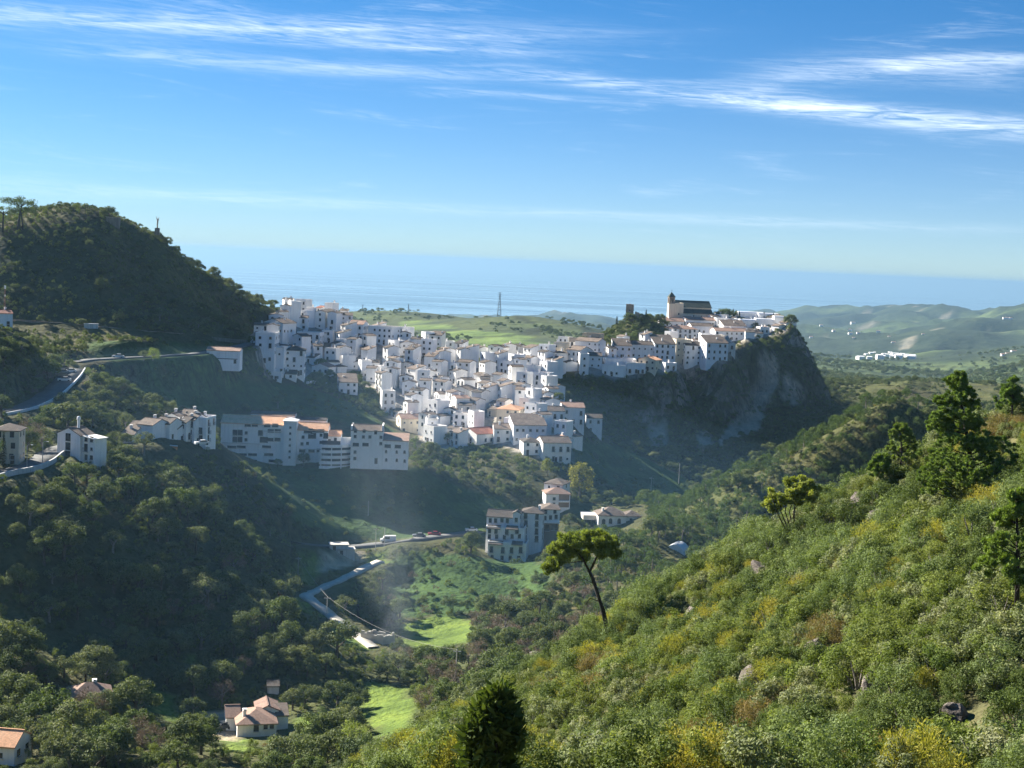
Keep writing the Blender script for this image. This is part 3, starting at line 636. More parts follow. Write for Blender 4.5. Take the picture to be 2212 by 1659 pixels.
def house(name, label, loc, yaw, w, d, h, roof='side', rmat='old', wmat='white', storeys=2, pitch=0.36, cat='house', group=None, seed=0, fill=0.8, faces='flr', chim=True, door=True, z0=-5.0, kinds=None, windows=True):
    rng = random.Random(seed); e = empty(name, loc, yaw); tag(e, label, cat, group)
    walls_mb(w, d, h, roof, pitch, z0).build('wall', WALLS[wmat], e)
    r = roof_mb(w, d, h, roof, pitch).build('roof', [ROOFS[rmat] if roof != 'flat' else MAT['terrace'], WALLS[wmat]], e)
    if windows: face_windows(e, w, d, h, storeys, rng, fill, faces, kinds)
    if door and rng.random() < 0.6: put(e, DOOR, 'door', rng.uniform(-.3, .3) * w, -0.004, 0)
    if chim and rng.random() < 0.75:
        cy = d * rng.uniform(.35, .65); cx = w * rng.uniform(-.35, .35); cz = h + (pitch * d / 2 * 0.8 if roof in ('side', 'shed') else pitch * w / 2 * 0.7 if roof == 'front' else 0.8)
        put(r, CHIM, 'chimney', cx, cy, cz)
    c, s = math.cos(yaw), math.sin(yaw); FOOT.append((loc[0] - s * d / 2, loc[1] + c * d / 2, math.hypot(w, d) / 2 * 0.82))
    return e
MAT['terrace'] = plain('terrace_floor', (.40, .33, .28), 0.9, 0.25)

_ORD = ['first', 'second', 'third', 'fourth', 'fifth', 'sixth', 'seventh', 'eighth', 'ninth', 'tenth', 'eleventh', 'twelfth', 'thirteenth', 'fourteenth', 'fifteenth', 'sixteenth', 'seventeenth', 'eighteenth', 'nineteenth', 'twentieth', 'twenty-first', 'twenty-second', 'twenty-third', 'twenty-fourth', 'twenty-fifth', 'twenty-sixth', 'twenty-seventh', 'twenty-eighth', 'twenty-ninth', 'thirtieth', 'thirty-first', 'thirty-second', 'thirty-third', 'thirty-fourth', 'thirty-fifth', 'thirty-sixth', 'thirty-seventh', 'thirty-eighth', 'thirty-ninth', 'fortieth']
_T10 = {2: 'twenty', 3: 'thirty', 4: 'forty', 5: 'fifty', 6: 'sixty', 7: 'seventy', 8: 'eighty', 9: 'ninety'}
ORD = _ORD[:20] + [(_T10[k // 10] + '-' + _ORD[k % 10 - 1]) if k % 10 else _T10[k // 10][:-1] + 'ieth' for k in range(21, 100)]
# measured houses: left, right, base and eave in the frame, depth, turn, roof, tiles, wall, storeys, label
HOUSES = [
 (591,612,810,757,13,-4,'flat','old','white',4,None), 
 (613,657,812,757,11,6,'hip','dark','white',4,'tall white apartment house with dark hipped roof at the lower left of the village'),
 (679,731,706,676,11,-8,'hip','dark','white',3,'large white villa with dark roof at the very top of the village'),
 (564,612,722,698,12,-22,'front','old','white',2,'white gabled house nearest the wooded hill at upper left of the village'),
 (792,846,744,708,11,-25,'flat','old','white',4,'big white block with balconies against the green hill'),
 (752,784,731,701,10,-10,'side','terracotta','white',3,'white house with pinkish roof left of the big balcony block'),
 (614,629,677,648,10,15,'flat','old','white',3,'narrow white house peeping out behind the wooded hill'),
 (732,772,852,826,9,12,'shed','old','white',2,'lone white cottage among shrubs below the left of the village'),
 (672,710,810,792,8,-18,'front','terracotta','white',1,'small white house with red tiled roof beside a dark tree'),
 (590,608,824,807,5,5,'flat','old','white',1,'tiny white hut below the tall apartment house'),
 (616,640,822,809,6,5,'shed','dark','white',1,'low white outbuilding with dark roof under the apartment house'),
 (550,592,790,728,12,0,'flat','old','white',4,'tall plain white block at the left end of the village'),
 (640,690,760,722,10,-5,'flat','old','white',4,'pale flat-roofed block in the upper left of the village'),
 (993,1030,958,935,18,-52,'front','red','white',2,'white hall with long red-brown roof and row of tall windows'),
 (866,922,937,905,9,18,'side','terracotta','cream',3,'cream house with reddish roof at the lower left corner of the village'),
 (921,946,950,908,9,8,'flat','old','white',3,'tall narrow white house beside the cream corner house'),
 (977,1034,925,897,10,-6,'flat','old','white',2,'white house with a broad open roof terrace in the lower village'),
 (1072,1120,912,884,11,-12,'hip','orange','cream',3,'cream lit house with pale orange hipped roof in the lower village'),
 (973,1014,866,842,12,-14,'front','old','grey',3,'greyish gable-fronted house in the middle of the village'),
 (1066,1106,958,928,10,5,'side','old','white',3,'white house with dark windows right of the red-brown hall'),
 (1108,1180,958,918,10,12,'shed','old','white',3,'broad plain white house at the lower right of the village'),
 (1130,1168,984,955,9,10,'hip','dark','white',3,'white house with dark roof under the broad plain house'),
 (1171,1233,1000,957,11,14,'side','old','white',3,'lowest white house of the village, with stepped dark roofs'),
 (1177,1219,926,888,9,10,'side','old','white',3,'white three-storey house left of the pair on the dark slope'),
 (1214,1262,920,882,10,8,'side','terracotta','white',3,'white house with reddish eave and brown base on the dark slope'),
 (1266,1300,938,904,8,4,'side','dark','white',2,'lone white cube with dark roof and six windows on the slope'),
 (1120,1176,835,808,9,-30,'flat','stone','white',2,'white house with arcaded wall below the saddle'),
 (1223,1252,790,757,10,-38,'side','old','white',3,'white house with sunlit side at the left of the rock'),
 (1251,1271,812,767,8,4,'flat','old','white',4,'slim white tower-like house at the left foot of the rock'),
 (1272,1300,796,769,8,6,'side','old','white',2,'white house next to the slim tower-like house'),
 (1242,1290,762,738,9,-30,'side','old','white',2,'white house with sunlit gable above the left foot of the rock'),
 (1258,1295,726,709,8,-20,'flat','old','stone',2,'stone-coloured house left of the castle knoll'),
 (1326,1364,776,748,9,8,'shed','old','white',2,'white house with plain wall below the castle knoll'),
 (1362,1412,776,746,9,8,'side','old','white',3,'wide white house below the castle knoll'),
 (1412,1458,792,744,12,10,'shed','old','white',4,'tall white house with sunlit edge in the middle of the rock'),
 (1306,1374,797,778,8,6,'flat','old','white',1,'low white house with white roof terraces under the castle knoll'),
 (1300,1352,814,793,7,8,'flat','old','white',2,'front white house with terrace above the trees of the rock'),
 (1353,1394,813,792,7,4,'flat','old','white',2,'front white house right of the terrace house on the rock'),
 (1379,1414,802,778,8,-28,'front','orange','cream',2,'small cream house with sunlit roof in front of the rock row'),
 (1458,1492,788,738,12,8,'flat','old','cream',4,'tall cream-edged house in the cliff-top row'),
 (1478,1526,792,748,10,12,'side','dark','white',4,'tall white cliff-top house over the trees'),
 (1524,1572,784,744,10,14,'shed','old','white',4,'right-hand tall white house of the cliff-top row'),
 (1572,1588,772,748,8,14,'flat','old','grey',2,'last grey house of the cliff-top row'),
 (1514,1543,748,724,8,4,'flat','old','white',2,'white block in front of the long cliff-top house'),
 (1543,1618,738,716,9,12,'side','terracotta','white',2,'long white house with rows of windows on the rock'),
 (1443,1506,732,711,9,8,'hip','terracotta','white',2,'white house with pinkish roof under the church'),
 (1424,1478,708,694,10,10,'side','terracotta','white',1,'low house with pinkish roof directly below the bell tower'),
 (1480,1546,706,692,9,12,'side','terracotta','white',2,'white house with pinkish roof along the church wall'),
 (1492,1540,722,704,8,10,'side','old','white',2,'white house with grey roof between the church and the cliff row'),
 (1547,1594,704,691,8,10,'flat','old','white',1,'white flat house right of the church'),
 (1562,1612,718,704,8,12,'shed','old','white',1,'white house in front of the graveyard cypresses'),
]
nh = 0
for (ul, ur, vb, ve, dep, yaw, roof, rm, wm, st, lab) in HOUSES:
    p = hit((ul + ur) / 2, vb, 250); d = p.y; w = (ur - ul) / FPX * d / math.cos(R(yaw)); h = max(2.6, (vb - ve) / FPX * d)
    if lab is None: lab = 'white block adjoining the tall apartment house on its left'
    house('house', lab, (p.x, p.y, p.z), R(yaw), w, dep, h, roof, rm, wm, max(1, min(st, int(h / 2.6))), 0.34, group='white houses of the village', seed=nh + 11, fill=0.85); nh += 1

# the other houses of the village: fitted between the measured ones, street by street
rngv = random.Random(77); fill_h = []
cell = 6.4
for reg, poly in enumerate(VILLAGE):
    us = [q[0] for q in poly]; vs = [q[1] for q in poly]
    c0 = np.arange(-200, 260, cell); c1 = np.arange(540, 900, cell)
    for yi, yy in enumerate(c1):
        for xx in c0 + (cell / 2 if yi % 2 else 0):
            x = xx + rngv.uniform(-1.6, 1.6); y = yy + rngv.uniform(-1.6, 1.6); z = gz(x, y); u, v = proj(x, y, z)
            if not inpoly(u, v, poly): continue
            if not seen(x, y, z + 9, 0.004): continue
            w = rngv.uniform(4.0, 7.0); dp = rngv.uniform(4.6, 7.0); st = rngv.choice([1, 2, 2, 2, 3, 3]) if reg == 0 else rngv.choice([1, 2, 2])
            if reg == 2: st = 1
            rr = math.hypot(w, dp) / 2 * 0.72
            if any((x - fx) ** 2 + (y + dp / 2 - fy) ** 2 < (rr + fr * 0.9) ** 2 for fx, fy, fr in FOOT): continue
            base = -6 if u < 900 else -30 if u < 1230 else 8
            yaw = R(rngv.gauss(base, 16)) if rngv.random() < 0.62 else R(rngv.gauss(-56, 9))
            roof = rngv.choices(['side', 'front', 'flat', 'shed', 'hip'], [38, 16, 30, 12, 4])[0]
            fill_h.append([u, v, (x, y, z), yaw, w, dp, st * 2.75 + rngv.uniform(-.2, .9), roof, rngv.choices(['old', 'terracotta', 'dark', 'red'], [58, 5, 36, 1])[0], rngv.choices(['white', 'cream', 'grey'], [92, 4, 4])[0], st])
            FOOT.append((x, y + dp / 2, rr))
# keep only those that the nearer houses leave in view
_cv = np.zeros((600, 1106), bool)
def _bb(p, yaw, w, dp, h):
    u, v = proj(p[0], p[1] + dp / 2, p[2]); k = FPX / p[1] / 2; hw = (w * abs(math.cos(yaw)) + dp * abs(math.sin(yaw))) / 2 * k
    return int(max(0, u / 2 - hw)), int(u / 2 + hw) + 1, int(v / 2 - (h + 1.0) * k), int(v / 2) + 2
for (ul, ur, vb, ve, *_r) in HOUSES: _cv[int(ve / 2):int(vb / 2) + 2, int(ul / 2):int(ur / 2)] = True
_keep = []
for q in sorted(fill_h, key=lambda q: q[2][1]):
    a0, a1, b0, b1 = _bb(q[2], q[3], q[4], q[5], q[6]); s_ = _cv[b0:b1, a0:a1]
    if s_.size and 1 - s_.mean() > 0.14: _keep.append(q); _cv[b0:b1, a0:a1] = True
fill_h = _keep
fill_h.sort(key=lambda q: -q[1])
rows = {}
for q in fill_h:
    part = 'left wing of the village' if q[0] < 850 else 'middle of the village' if q[0] < 1060 else 'right wing of the village' if q[0] < 1226 else 'rock village'
    rows.setdefault((part, int((1005 - q[1]) // 22)), []).append(q)
desc = {'side': 'eaves-front', 'front': 'gabled', 'flat': 'flat-roofed', 'shed': 'lean-to', 'hip': 'hip-roofed'}; k = 0
rowno = {}
for (part, r) in sorted(rows, key=lambda q: (q[0], q[1])):
    rowno[part] = rowno.get(part, -1) + 1
    for i, q in enumerate(sorted(rows[(part, r)], key=lambda q: q[0])):
        lab = f"{q[9]} {desc[q[7]]} house, {ORD[min(i, 39)]} from left in {ORD[rowno[part]]} row up, {part}"
        k += 1
        house('house', lab, q[2], q[3], q[4], q[5], q[6], q[7], q[8], q[9], q[10], 0.27, group='white houses of the village', seed=500 + k, fill=0.78, faces='fl' if q[3] < 0 else 'fr')
print('houses', nh + len(fill_h))
# ------------------------------------------------------------------ single buildings
KROLL = math.tan(ROLL)
class Bld:
    """a building set out from its front base point; helpers take frame positions and turn them into metres on its front"""
    def __init__(s, name, label, cat, u, v, d=None, yaw=0.0, dmin=120, group=None):
        p = hit(u, v, dmin) if d is None else at(u, v, d)
        s.u, s.v, s.d, s.k, s.yaw = u, v, p.y, p.y / FPX, R(yaw); s.e = empty(name, p, s.yaw); tag(s.e, label, cat, group); s.p = p
    def X(s, u): return (u - s.u) * s.k / math.cos(s.yaw)
    def Z(s, u, v): return (s.v + (u - s.u) * KROLL - v) * s.k
    def block(s, ul, ur, vb, ve, y0, dep, roof='flat', rm='old', wm='white', pitch=0.34, z0=-5.0, chim=0, ov=0.35):
        x0, x1 = s.X(ul), s.X(ur); um = (ul + ur) / 2; h = s.Z(um, ve); zb = s.Z(um, vb) + z0; w = x1 - x0
        a = walls_mb(w, dep, h, roof, pitch, zb).build('wall', WALLS[wm], s.e, ((x0 + x1) / 2, y0, 0))
        r = roof_mb(w, dep, h, roof, pitch, ov).build('roof', [ROOFS[rm] if roof != 'flat' else MAT['terrace'], WALLS[wm]], s.e, ((x0 + x1) / 2, y0, 0))
        for q in range(chim): put(r, CHIM, 'chimney', w * (-.3 + .55 * q), dep * (.3 + .35 * (q % 2)), h + 0.9)
        FOOT.append((s.p.x + (x0 + x1) / 2, s.p.y + y0 + dep / 2, max(w, dep) * 0.5)); return h
    def wins(s, kind, pts, y=0.0, door=False):
        for (u, v) in pts: put(s.e, DOOR if door else WIN[kind], 'door' if door else 'window', s.X(u), y, s.Z(u, v))
    def side_wins(s, kind, ucorner, side, yz, y0=0.0):
        for (y, z) in yz: put(s.e, WIN[kind], 'window', s.X(ucorner), y0 + y, z, -math.pi / 2 if side == 'l' else math.pi / 2)

# school and its wings
B = Bld('school_building', 'long white school with orange tiled roofs and a slim stair tower above the wooded slope', 'school', 560, 997, None, 2)
dsch = B.d
B.block(475, 611, 996, 915, 0, 11, 'side', 'orange', pitch=0.42)
B.block(640, 706, 1000, 930, 0.6, 10, 'side', 'orange', pitch=0.42)
B.block(703, 733, 985, 944, 3.0, 7, 'side', 'orange', pitch=0.42)
B.block(611.5, 639.5, 1000, 908, -1.2, 6, 'hip', 'white', pitch=0.3)
for (ul, ur, v) in ((478, 560, 958), (565, 608, 932), (645, 702, 972)): MB().box(B.X(ul), B.X(ur), -0.25, 0.02, B.Z((ul + ur) / 2, v), B.Z((ul + ur) / 2, v) + 0.25).build('ledge', MAT['sill'], B.e)
B.wins('big', [(506, 940), (517, 940), (506, 955), (517, 955), (561, 941), (565, 956), (572, 956)])
B.wins('square', [(530, 938), (530, 953)]); B.wins('wide', [(583, 934), (598, 934), (583, 953), (598, 953), (533, 921), (548, 921), (575, 922), (592, 922)])
B.wins('strip', [(500, 968), (520, 968), (545, 985), (500, 985), (523, 985), (580, 985), (590, 999), (525, 999), (545, 999), (575, 968)])
B.wins('small', [(626, 925), (626, 938), (626, 951), (626, 964), (626, 977), (626, 990)], -1.2)
B.wins('big', [(669, 948), (676, 948), (669, 938), (702, 948)], 0.6); B.wins('square', [(653, 948), (692, 944), (692, 960), (663, 962), (651, 963)], 0.6); B.wins('wide', [(661, 936), (680, 935), (692, 935), (652, 978), (672, 978), (690, 978)], 0.6)
B.wins('square', [(709, 958), (722, 955)], 3.0)
B = Bld('school_annex', 'low white annex behind the school with a dark roof', 'school', 588, 925, dsch + 13, 2)
B.block(541, 636, 925, 895, 0, 6, 'side', 'dark', pitch=0.25); B.block(637, 704, 925, 908, 1, 5, 'side', 'dark', pitch=0.25); B.wins('square', [(556, 905), (585, 904), (615, 905)])
# round terraces between school and hotel block
B = Bld('terrace_building', 'white round-fronted terraces stacked between the school and the block beside it', 'terrace', 722, 1015, dsch - 3, 0)
rad = 7.0
for i, (v, c) in enumerate(((1012, 'dark'), (1002, 'd'), (990, 'd'), (978, 'd'), (966, 'd'))):
    z = B.Z(722, v); pts = [(-5.2, 4)] + [(-5.2 + (rad + 3.6) * math.sin(a) , 4 - rad * math.cos(a) + 1.0) for a in np.linspace(0.0, 1.5, 10)] + [(5.4, 5), (-5.2, 5)]
    MB().poly(pts, z, z + 0.3).build('floor', WALLS['white'], B.e)
    rail = [(x, y + 0.06) for x, y in pts[1:11]]; b = MB()
    for (x0, y0), (x1, y1) in zip(rail[:-1], rail[1:]): b.add([(x0, y0, z + .3), (x1, y1, z + .3), (x1, y1, z + 1.05), (x0, y0, z + 1.05), (x0, y0 + .12, z + .3), (x1, y1 + .12, z + .3), (x1, y1 + .12, z + 1.05), (x0, y0 + .12, z + 1.05)], [(0, 1, 2, 3), (5, 4, 7, 6), (3, 2, 6, 7)])
    b.build('parapet', WALLS['white'], B.e)
MB().box(-5.2, 5.3, 4.2, 5.2, B.Z(722, 1030), B.Z(722, 955)).build('wall', MAT['glass'], B.e)
for x in (-4.8, -1.0, 2.4): MB().tube([(x, -1.4 + abs(x) * .25, B.Z(722, 1032)), (x, -1.4 + abs(x) * .25, B.Z(722, 960))], [.16, .16], 8).build('column', WALLS['white'], B.e)
# block right of the school
B = Bld('hotel_building', 'white four-storey block with raised end gables right of the school', 'building', 810, 1004, dsch - 2, 3)
B.block(756, 825, 1004, 929, 0, 9, 'side', 'old', pitch=0.36, z0=-1.5); B.block(825.5, 881, 1008, 952, 0.3, 9, 'shed', 'terracotta', pitch=0.18, z0=-1.2)
for u in (757, 824): MB().box(B.X(u) - 0.25, B.X(u) + 0.25, -0.1, 9.1, B.Z(u, 940), B.Z(u, 918)).build('end_gable', WALLS['white'], B.e)
B.wins('square', [(765, 933), (784, 933), (765, 945), (783, 946), (797, 946), (821, 947), (821, 961), (766, 979), (766, 993)]); B.wins('tall', [(809, 937)]); B.wins('wide', [(767, 963), (788, 963)])
B.wins('archsmall', [(812, 979), (833, 979), (856, 980), (834, 997), (857, 998), (873, 980), (874, 1000)], 0.3); B.wins('wide', [(836, 967), (858, 968)], 0.3); B.wins('tall', [], 0.3, True); B.wins('', [(812, 1002)], 0, True)
MB().box(B.X(733), B.X(756), 2, 2.3, B.Z(745, 962), B.Z(745, 945)).build('link_wall', WALLS['white'], B.e)

# left row along the road
B = Bld('corner_house', 'white three-storey house with weathered gable roof and round chimney by the road bend', 'house', 172, 997, None, -28)
B.block(113, 172, 997, 940, 0.0, 5.0, 'front', 'old', pitch=0.42); FOOT.append((B.p.x - 3, B.p.y + 3, 6))
B.wins('big', [(141, 955), (141, 975), (141, 994)])
B.wins('', [], 0); e2 = B
MB().box(0.05, 4.3, 0.8, 5.0, -5, B.Z(172, 945)).build('wall', WALLS['white'], B.e)
slb = MB(); slab(slb, [(-0.2, 0.4, B.Z(172, 941)), (4.6, 0.4, B.Z(172, 945)), (4.6, 5.2, B.Z(172, 945)), (-0.2, 5.2, B.Z(172, 941))]); slb.build('porch_roof', WALLS['white'], B.e)
for (x, z, kd) in ((1.3, 5.1, 'tall'), (3.2, 5.1, 'tall'), (1.3, 2.5, 'balcony'), (3.2, 2.9, 'small'), (1.4, 0.3, 'tall'), (3.2, 0.6, 'square')): put(B.e, WIN[kd], 'window', x, 0.8, z)
MB().tube([(-3.0, 2.5, 8), (-3.0, 2.5, 10.2), (-3.0, 2.5, 10.25), (-3.0, 2.5, 10.9), (-3.0, 2.5, 11.1)], [.35, .35, .5, .45, .1], 8).build('chimney', WALLS['white'], B.e)
house('arched_house', 'cream house with arched upper windows and brown tiled roof at the left edge', tuple(hit(12, 1003, 120)), R(6), 6.2, 7, 8.2, 'hip', 'old', 'cream', 3, .4, seed=5, kinds=['archsmall', 'archsmall', 'tall'], fill=1.0)
ROWH = [(262,290,962,938,-8,'shed','old',1,'low white garage with sunlit terrace left of the terraced houses'),(292,331,992,916,-24,'side','old',3,'first white terraced house from the left, behind a grey tree'),(330,366,996,914,-16,'side','old',4,'tall second white terraced house with balconies'),
        (367,384,976,925,-22,'shed','old',3,'narrow terraced house beside the orange wall'),(384,402,972,912,-18,'side','dark',3,'fourth terraced house with dark small roof'),(402,420,965,906,-16,'side','old',3,'fifth terraced house with a white chimney'),(420,445,957,906,-10,'flat','old',3,'last terraced house with flat roof near the school'),
        (357,385,918,898,-14,'front','old',2,'gabled white house behind the terraced houses'),(385,412,912,897,-14,'side','old',2,'white house with two chimneys behind the terraced houses')]
for i, (ul, ur, vb, ve, yw, rf, rm, st, lab) in enumerate(ROWH):
    d = 428 + (ul - 292) * 0.12 + (12 if vb < 930 else 0); p = at((ul + ur) / 2, vb, d)
    house('terraced_house', lab, tuple(p), R(yw), (ur - ul) / FPX * d / math.cos(R(yw)), 8, (vb - ve) / FPX * d, rf, rm, 'white', st, .36, group='terraced houses by the road', seed=40 + i, fill=0.9, kinds=['balcony', 'tall', 'tall', 'square'])
B = Bld('orange_wall', 'orange painted wall between the white terraced houses', 'wall', 374, 986, 424, -20); MB().box(-1.1, 1.1, 0, .4, -3, 3.0).build('panel', WALLS['orange'], B.e); MB().box(-1.2, 1.2, -.05, .45, 3.0, 3.2).build('coping', WALLS['white'], B.e)
B = Bld('white_barn', 'white windowless house with a pale roof and a tree against its wall', 'house', 480, 797, None, 4)
B.block(446, 517, 797, 758, 0, 9, 'side', 'terracotta', pitch=0.22, z0=-.8); B.wins('tall', [(507, 786)]); B.wins('small', [(450, 772), (450, 785)])
MB().box(B.X(455), B.X(512), -0.12, 0, B.Z(480, 776), B.Z(480, 774.5)).build('ledge', MAT['shutter'], B.e)
house('knoll_house', 'white house with red roof edge on the knoll at the left border', tuple(at(6, 706, hit(8, 712, 200).y - 2)), R(30), 7, 7, 5.0, 'side', 'red', 'white', 1, .3, seed=3)

# apartment steps and houses below the village
B = Bld('stepped_apartments', 'stepped white apartment building with many balconies at the foot of the slope', 'apartments', 1092, 1214, None, -6)
dap = B.d
B.block(1052, 1136, 1214, 1176, 0, 14, 'flat'); B.block(1044, 1128, 1180, 1146, 3.0, 11, 'flat'); B.block(1042, 1116, 1150, 1122, 6.0, 8, 'side', 'dark', pitch=.4); B.block(1100, 1116, 1150, 1112, 5.4, 3, 'front', 'dark', pitch=.5)
for (ul, ur, v, y) in ((1054, 1085, 1172, -.5), (1104, 1128, 1172, -.5), (1046, 1076, 1141, 2.6), (1088, 1114, 1142, 2.6)):
    b = MB(); z = B.Z((ul + ur) / 2, v); x0, x1 = B.X(ul), B.X(ur); slab(b, [(x0, y - .6, z - .3), (x1, y - .6, z - .3), (x1, y + 1.6, z + .55), (x0, y + 1.6, z + .55)]); b.build('canopy_roof', ROOFS['dark'], B.e)
B.wins('tall', [(1062, 1209), (1084, 1210), (1102, 1210), (1120, 1210)]); B.wins('balcony', [(1060, 1194), (1085, 1195), (1104, 1195), (1124, 1194)]); B.wins('tall', [(1052, 1167), (1068, 1167), (1085, 1168), (1102, 1166), (1118, 1165), (1052, 1155), (1066, 1156)], 3.0); B.wins('balcony', [(1090, 1158), (1112, 1155)], 3.0)
B.wins('tall', [(1050, 1135), (1062, 1135), (1076, 1134), (1088, 1135)], 6.0); B.wins('tall', [(1108, 1132)], 5.4)
house('apartment_house', 'tall white apartment house with dark roof right of the stepped apartments', tuple(at(1146, 1172, dap + 9)), R(-8), 7.2, 8, 9.8, 'hip', 'dark', 'white', 4, .35, seed=8, fill=.95, kinds=['balcony', 'tall', 'balcony'])
B = Bld('balcony_house', 'white house with long balconies over a brown base beside the apartment house', 'house', 1187, 1162, dap + 14, 4)
B.block(1169, 1206, 1162, 1128, 0, 8, 'flat', wm='brown'); B.block(1168, 1207, 1128, 1098, -.4, 9, 'hip', 'old', z0=0.05); B.wins('tall', [(1175, 1122), (1187, 1121), (1199, 1120), (1176, 1108), (1196, 1108)], -.4); B.wins('big', [(1180, 1146), (1196, 1145)])
MB().box(B.X(1168), B.X(1207), -1.4, -.4, B.Z(1187, 1128), B.Z(1187, 1124)).build('balcony', WALLS['white'], B.e)
house('gabled_villa', 'white villa with sunlit left wall and old tiled roof under the yellow-green trees', tuple(hit(1194, 1078, 300)), R(-20), 7.2, 9, 5.4, 'hip', 'old', 'white', 2, .36, seed=9)
B = Bld('porch_house', 'white house with pinkish roof and brown shaded porch below the gabled villa', 'house', 1205, 1098, hit(1194, 1078, 300).y - 9, 8); B.block(1178, 1231, 1098, 1066, 0, 8, 'hip', 'terracotta', pitch=.4)
MB().box(B.X(1206), B.X(1229), -.08, .3, B.Z(1217, 1096), B.Z(1217, 1068)).build('porch', WALLS['brown'], B.e); MB().box(B.X(1206), B.X(1229), -1.2, 0, B.Z(1217, 1084), B.Z(1217, 1081)).build('balcony', WALLS['white'], B.e); B.wins('square', [(1196, 1080), (1196, 1092)])
B = Bld('villa', 'low white villa with brown hipped roofs and pale forecourt in the trees', 'villa', 1330, 1136, None, 6)
B.block(1291, 1352, 1136, 1114, 0, 9, 'hip', 'old', pitch=.5, chim=1); B.block(1350, 1386, 1134, 1118, 1.5, 7, 'hip', 'old', pitch=.45); B.wins('arch', [(1303, 1133), (1318, 1132), (1337, 1133)]); B.wins('square', [(1365, 1130)], 1.5)
MB().box(B.X(1262), B.X(1302), 4, 12, 1.0, 2.6).build('forecourt', MAT['pale_concrete'], B.e)

# farmhouse and neighbours in the valley
B = Bld('farmhouse', 'white farmhouse with brown hipped roofs and dark tile ridges in the valley', 'farmhouse', 556, 1592, None, 14)
B.block(513, 596, 1592, 1562, 0, 9.0, 'hip', 'terracotta', pitch=.42, chim=1); B.block(492, 522, 1585, 1560, 4.5, 6.5, 'side', 'terracotta', pitch=.4); B.block(560, 606, 1585, 1556, 6.0, 6, 'front', 'terracotta', pitch=.45); B.block(600, 626, 1582, 1566, 5.0, 4, 'shed', 'old', pitch=.25)
B.wins('tall', [(553, 1580)]); B.wins('archsmall', [(573, 1576), (586, 1576)])
house('roadside_house', 'white house with red tiled roof at the lower left corner', tuple(hit(2, 1652, 120)), R(-6), 4.2, 6, 2.9, 'side', 'orange', 'white', 1, .5, seed=4)
house('brick_house', 'brown brick house with small dormer roofs half hidden by oaks', tuple(hit(196, 1530, 120)), R(20), 7.5, 6, 2.4, 'hip', 'terracotta', 'brown', 1, .5, seed=6)
house('stable', 'small grey outbuilding with leaning panels under the dark trees', tuple(hit(590, 1500, 120)), R(10), 2.4, 2.2, 1.7, 'shed', 'dark', 'grey', 1, .2, seed=6, chim=False, windows=False)
for (ul, ur, vb, vt, lab) in ((713, 752, 1196, 1180, 'left flat-roofed concrete shed on the bright terrace'), (729, 766, 1206, 1190, 'right flat-roofed concrete shed on the bright terrace')):
    B = Bld('shed', lab, 'shed', (ul + ur) / 2, vb, None, 12, group='sheds on the terrace'); w = (ur - ul) * B.k; h = (vb - vt) * B.k
    MB().box(-w / 2, w / 2, 0, 4, -2, h).build('wall', WALLS['grey'], B.e); MB().box(-w / 2 - .3, w / 2 + .3, -.3, 4.3, h, h + .25).build('roof', MAT['pale_concrete'], B.e); put(B.e, DOOR, 'door', -w * .28, 0, 0); FOOT.append((B.p.x, B.p.y + 2, 3.5))
B = Bld('ruined_house', 'roofless pale concrete ruin beside the white valley road', 'ruin', 806, 1388, None, -34)
for k, (x0, x1, y0, y1, h) in enumerate(((-4, 3.0, 0, .3, 2.2), (2.7, 3.0, .3, 4.5, 2.0), (-4, -3.7, .3, 4.5, 1.4), (-4, 3, 4.5, 4.8, 1.7))):
    n = 7; b = MB(); L0 = np.linspace(0, 1, n + 1)
    for i in range(n):
        hh = h * (0.72 + 0.4 * random.Random(k * 9 + i).random()); xa, xb = (x0 + (x1 - x0) * L0[i], x0 + (x1 - x0) * L0[i + 1]) if x1 - x0 > 1 else (x0, x1); ya, yb = (y0, y1) if x1 - x0 > 1 else (y0 + (y1 - y0) * L0[i], y0 + (y1 - y0) * L0[i + 1]); b.box(xa, xb, ya, yb, -1.5, hh)
    b.build('wall', MAT['pale_concrete'], B.e)
FOOT.append((B.p.x, B.p.y + 2, 4))
# polytunnel among the pines
B = Bld('polytunnel', 'white rounded plastic greenhouse above the pine slope', 'greenhouse', 1456, 1203, hit(1456, 1190, 230).y, -20); b = MB(); n = 10
prof = [(3.3 * math.cos(a), 3.9 * math.sin(a)) for a in np.linspace(0, math.pi, n)]
b.add([(x, 0, z - .2) for x, z in prof] + [(x, 7, z - .2) for x, z in prof], [(i, i + 1, n + i + 1, n + i) for i in range(n - 1)]); b.build('cover', plain('tunnel_film', (.62, .64, .66), .5, .15), B.e, smooth=True)
b = MB(); b.add([(x, .02, z - .2) for x, z in prof], [tuple(range(n))]); b.build('end_wall', MAT['whitepaint'], B.e); MB().box(-.7, .7, -.05, .05, -2, 2.0).build('door', MAT['shutter'], B.e); MB().box(-3, 3, 0, 7, -2, -.2).build('base', MAT['concrete'], B.e)

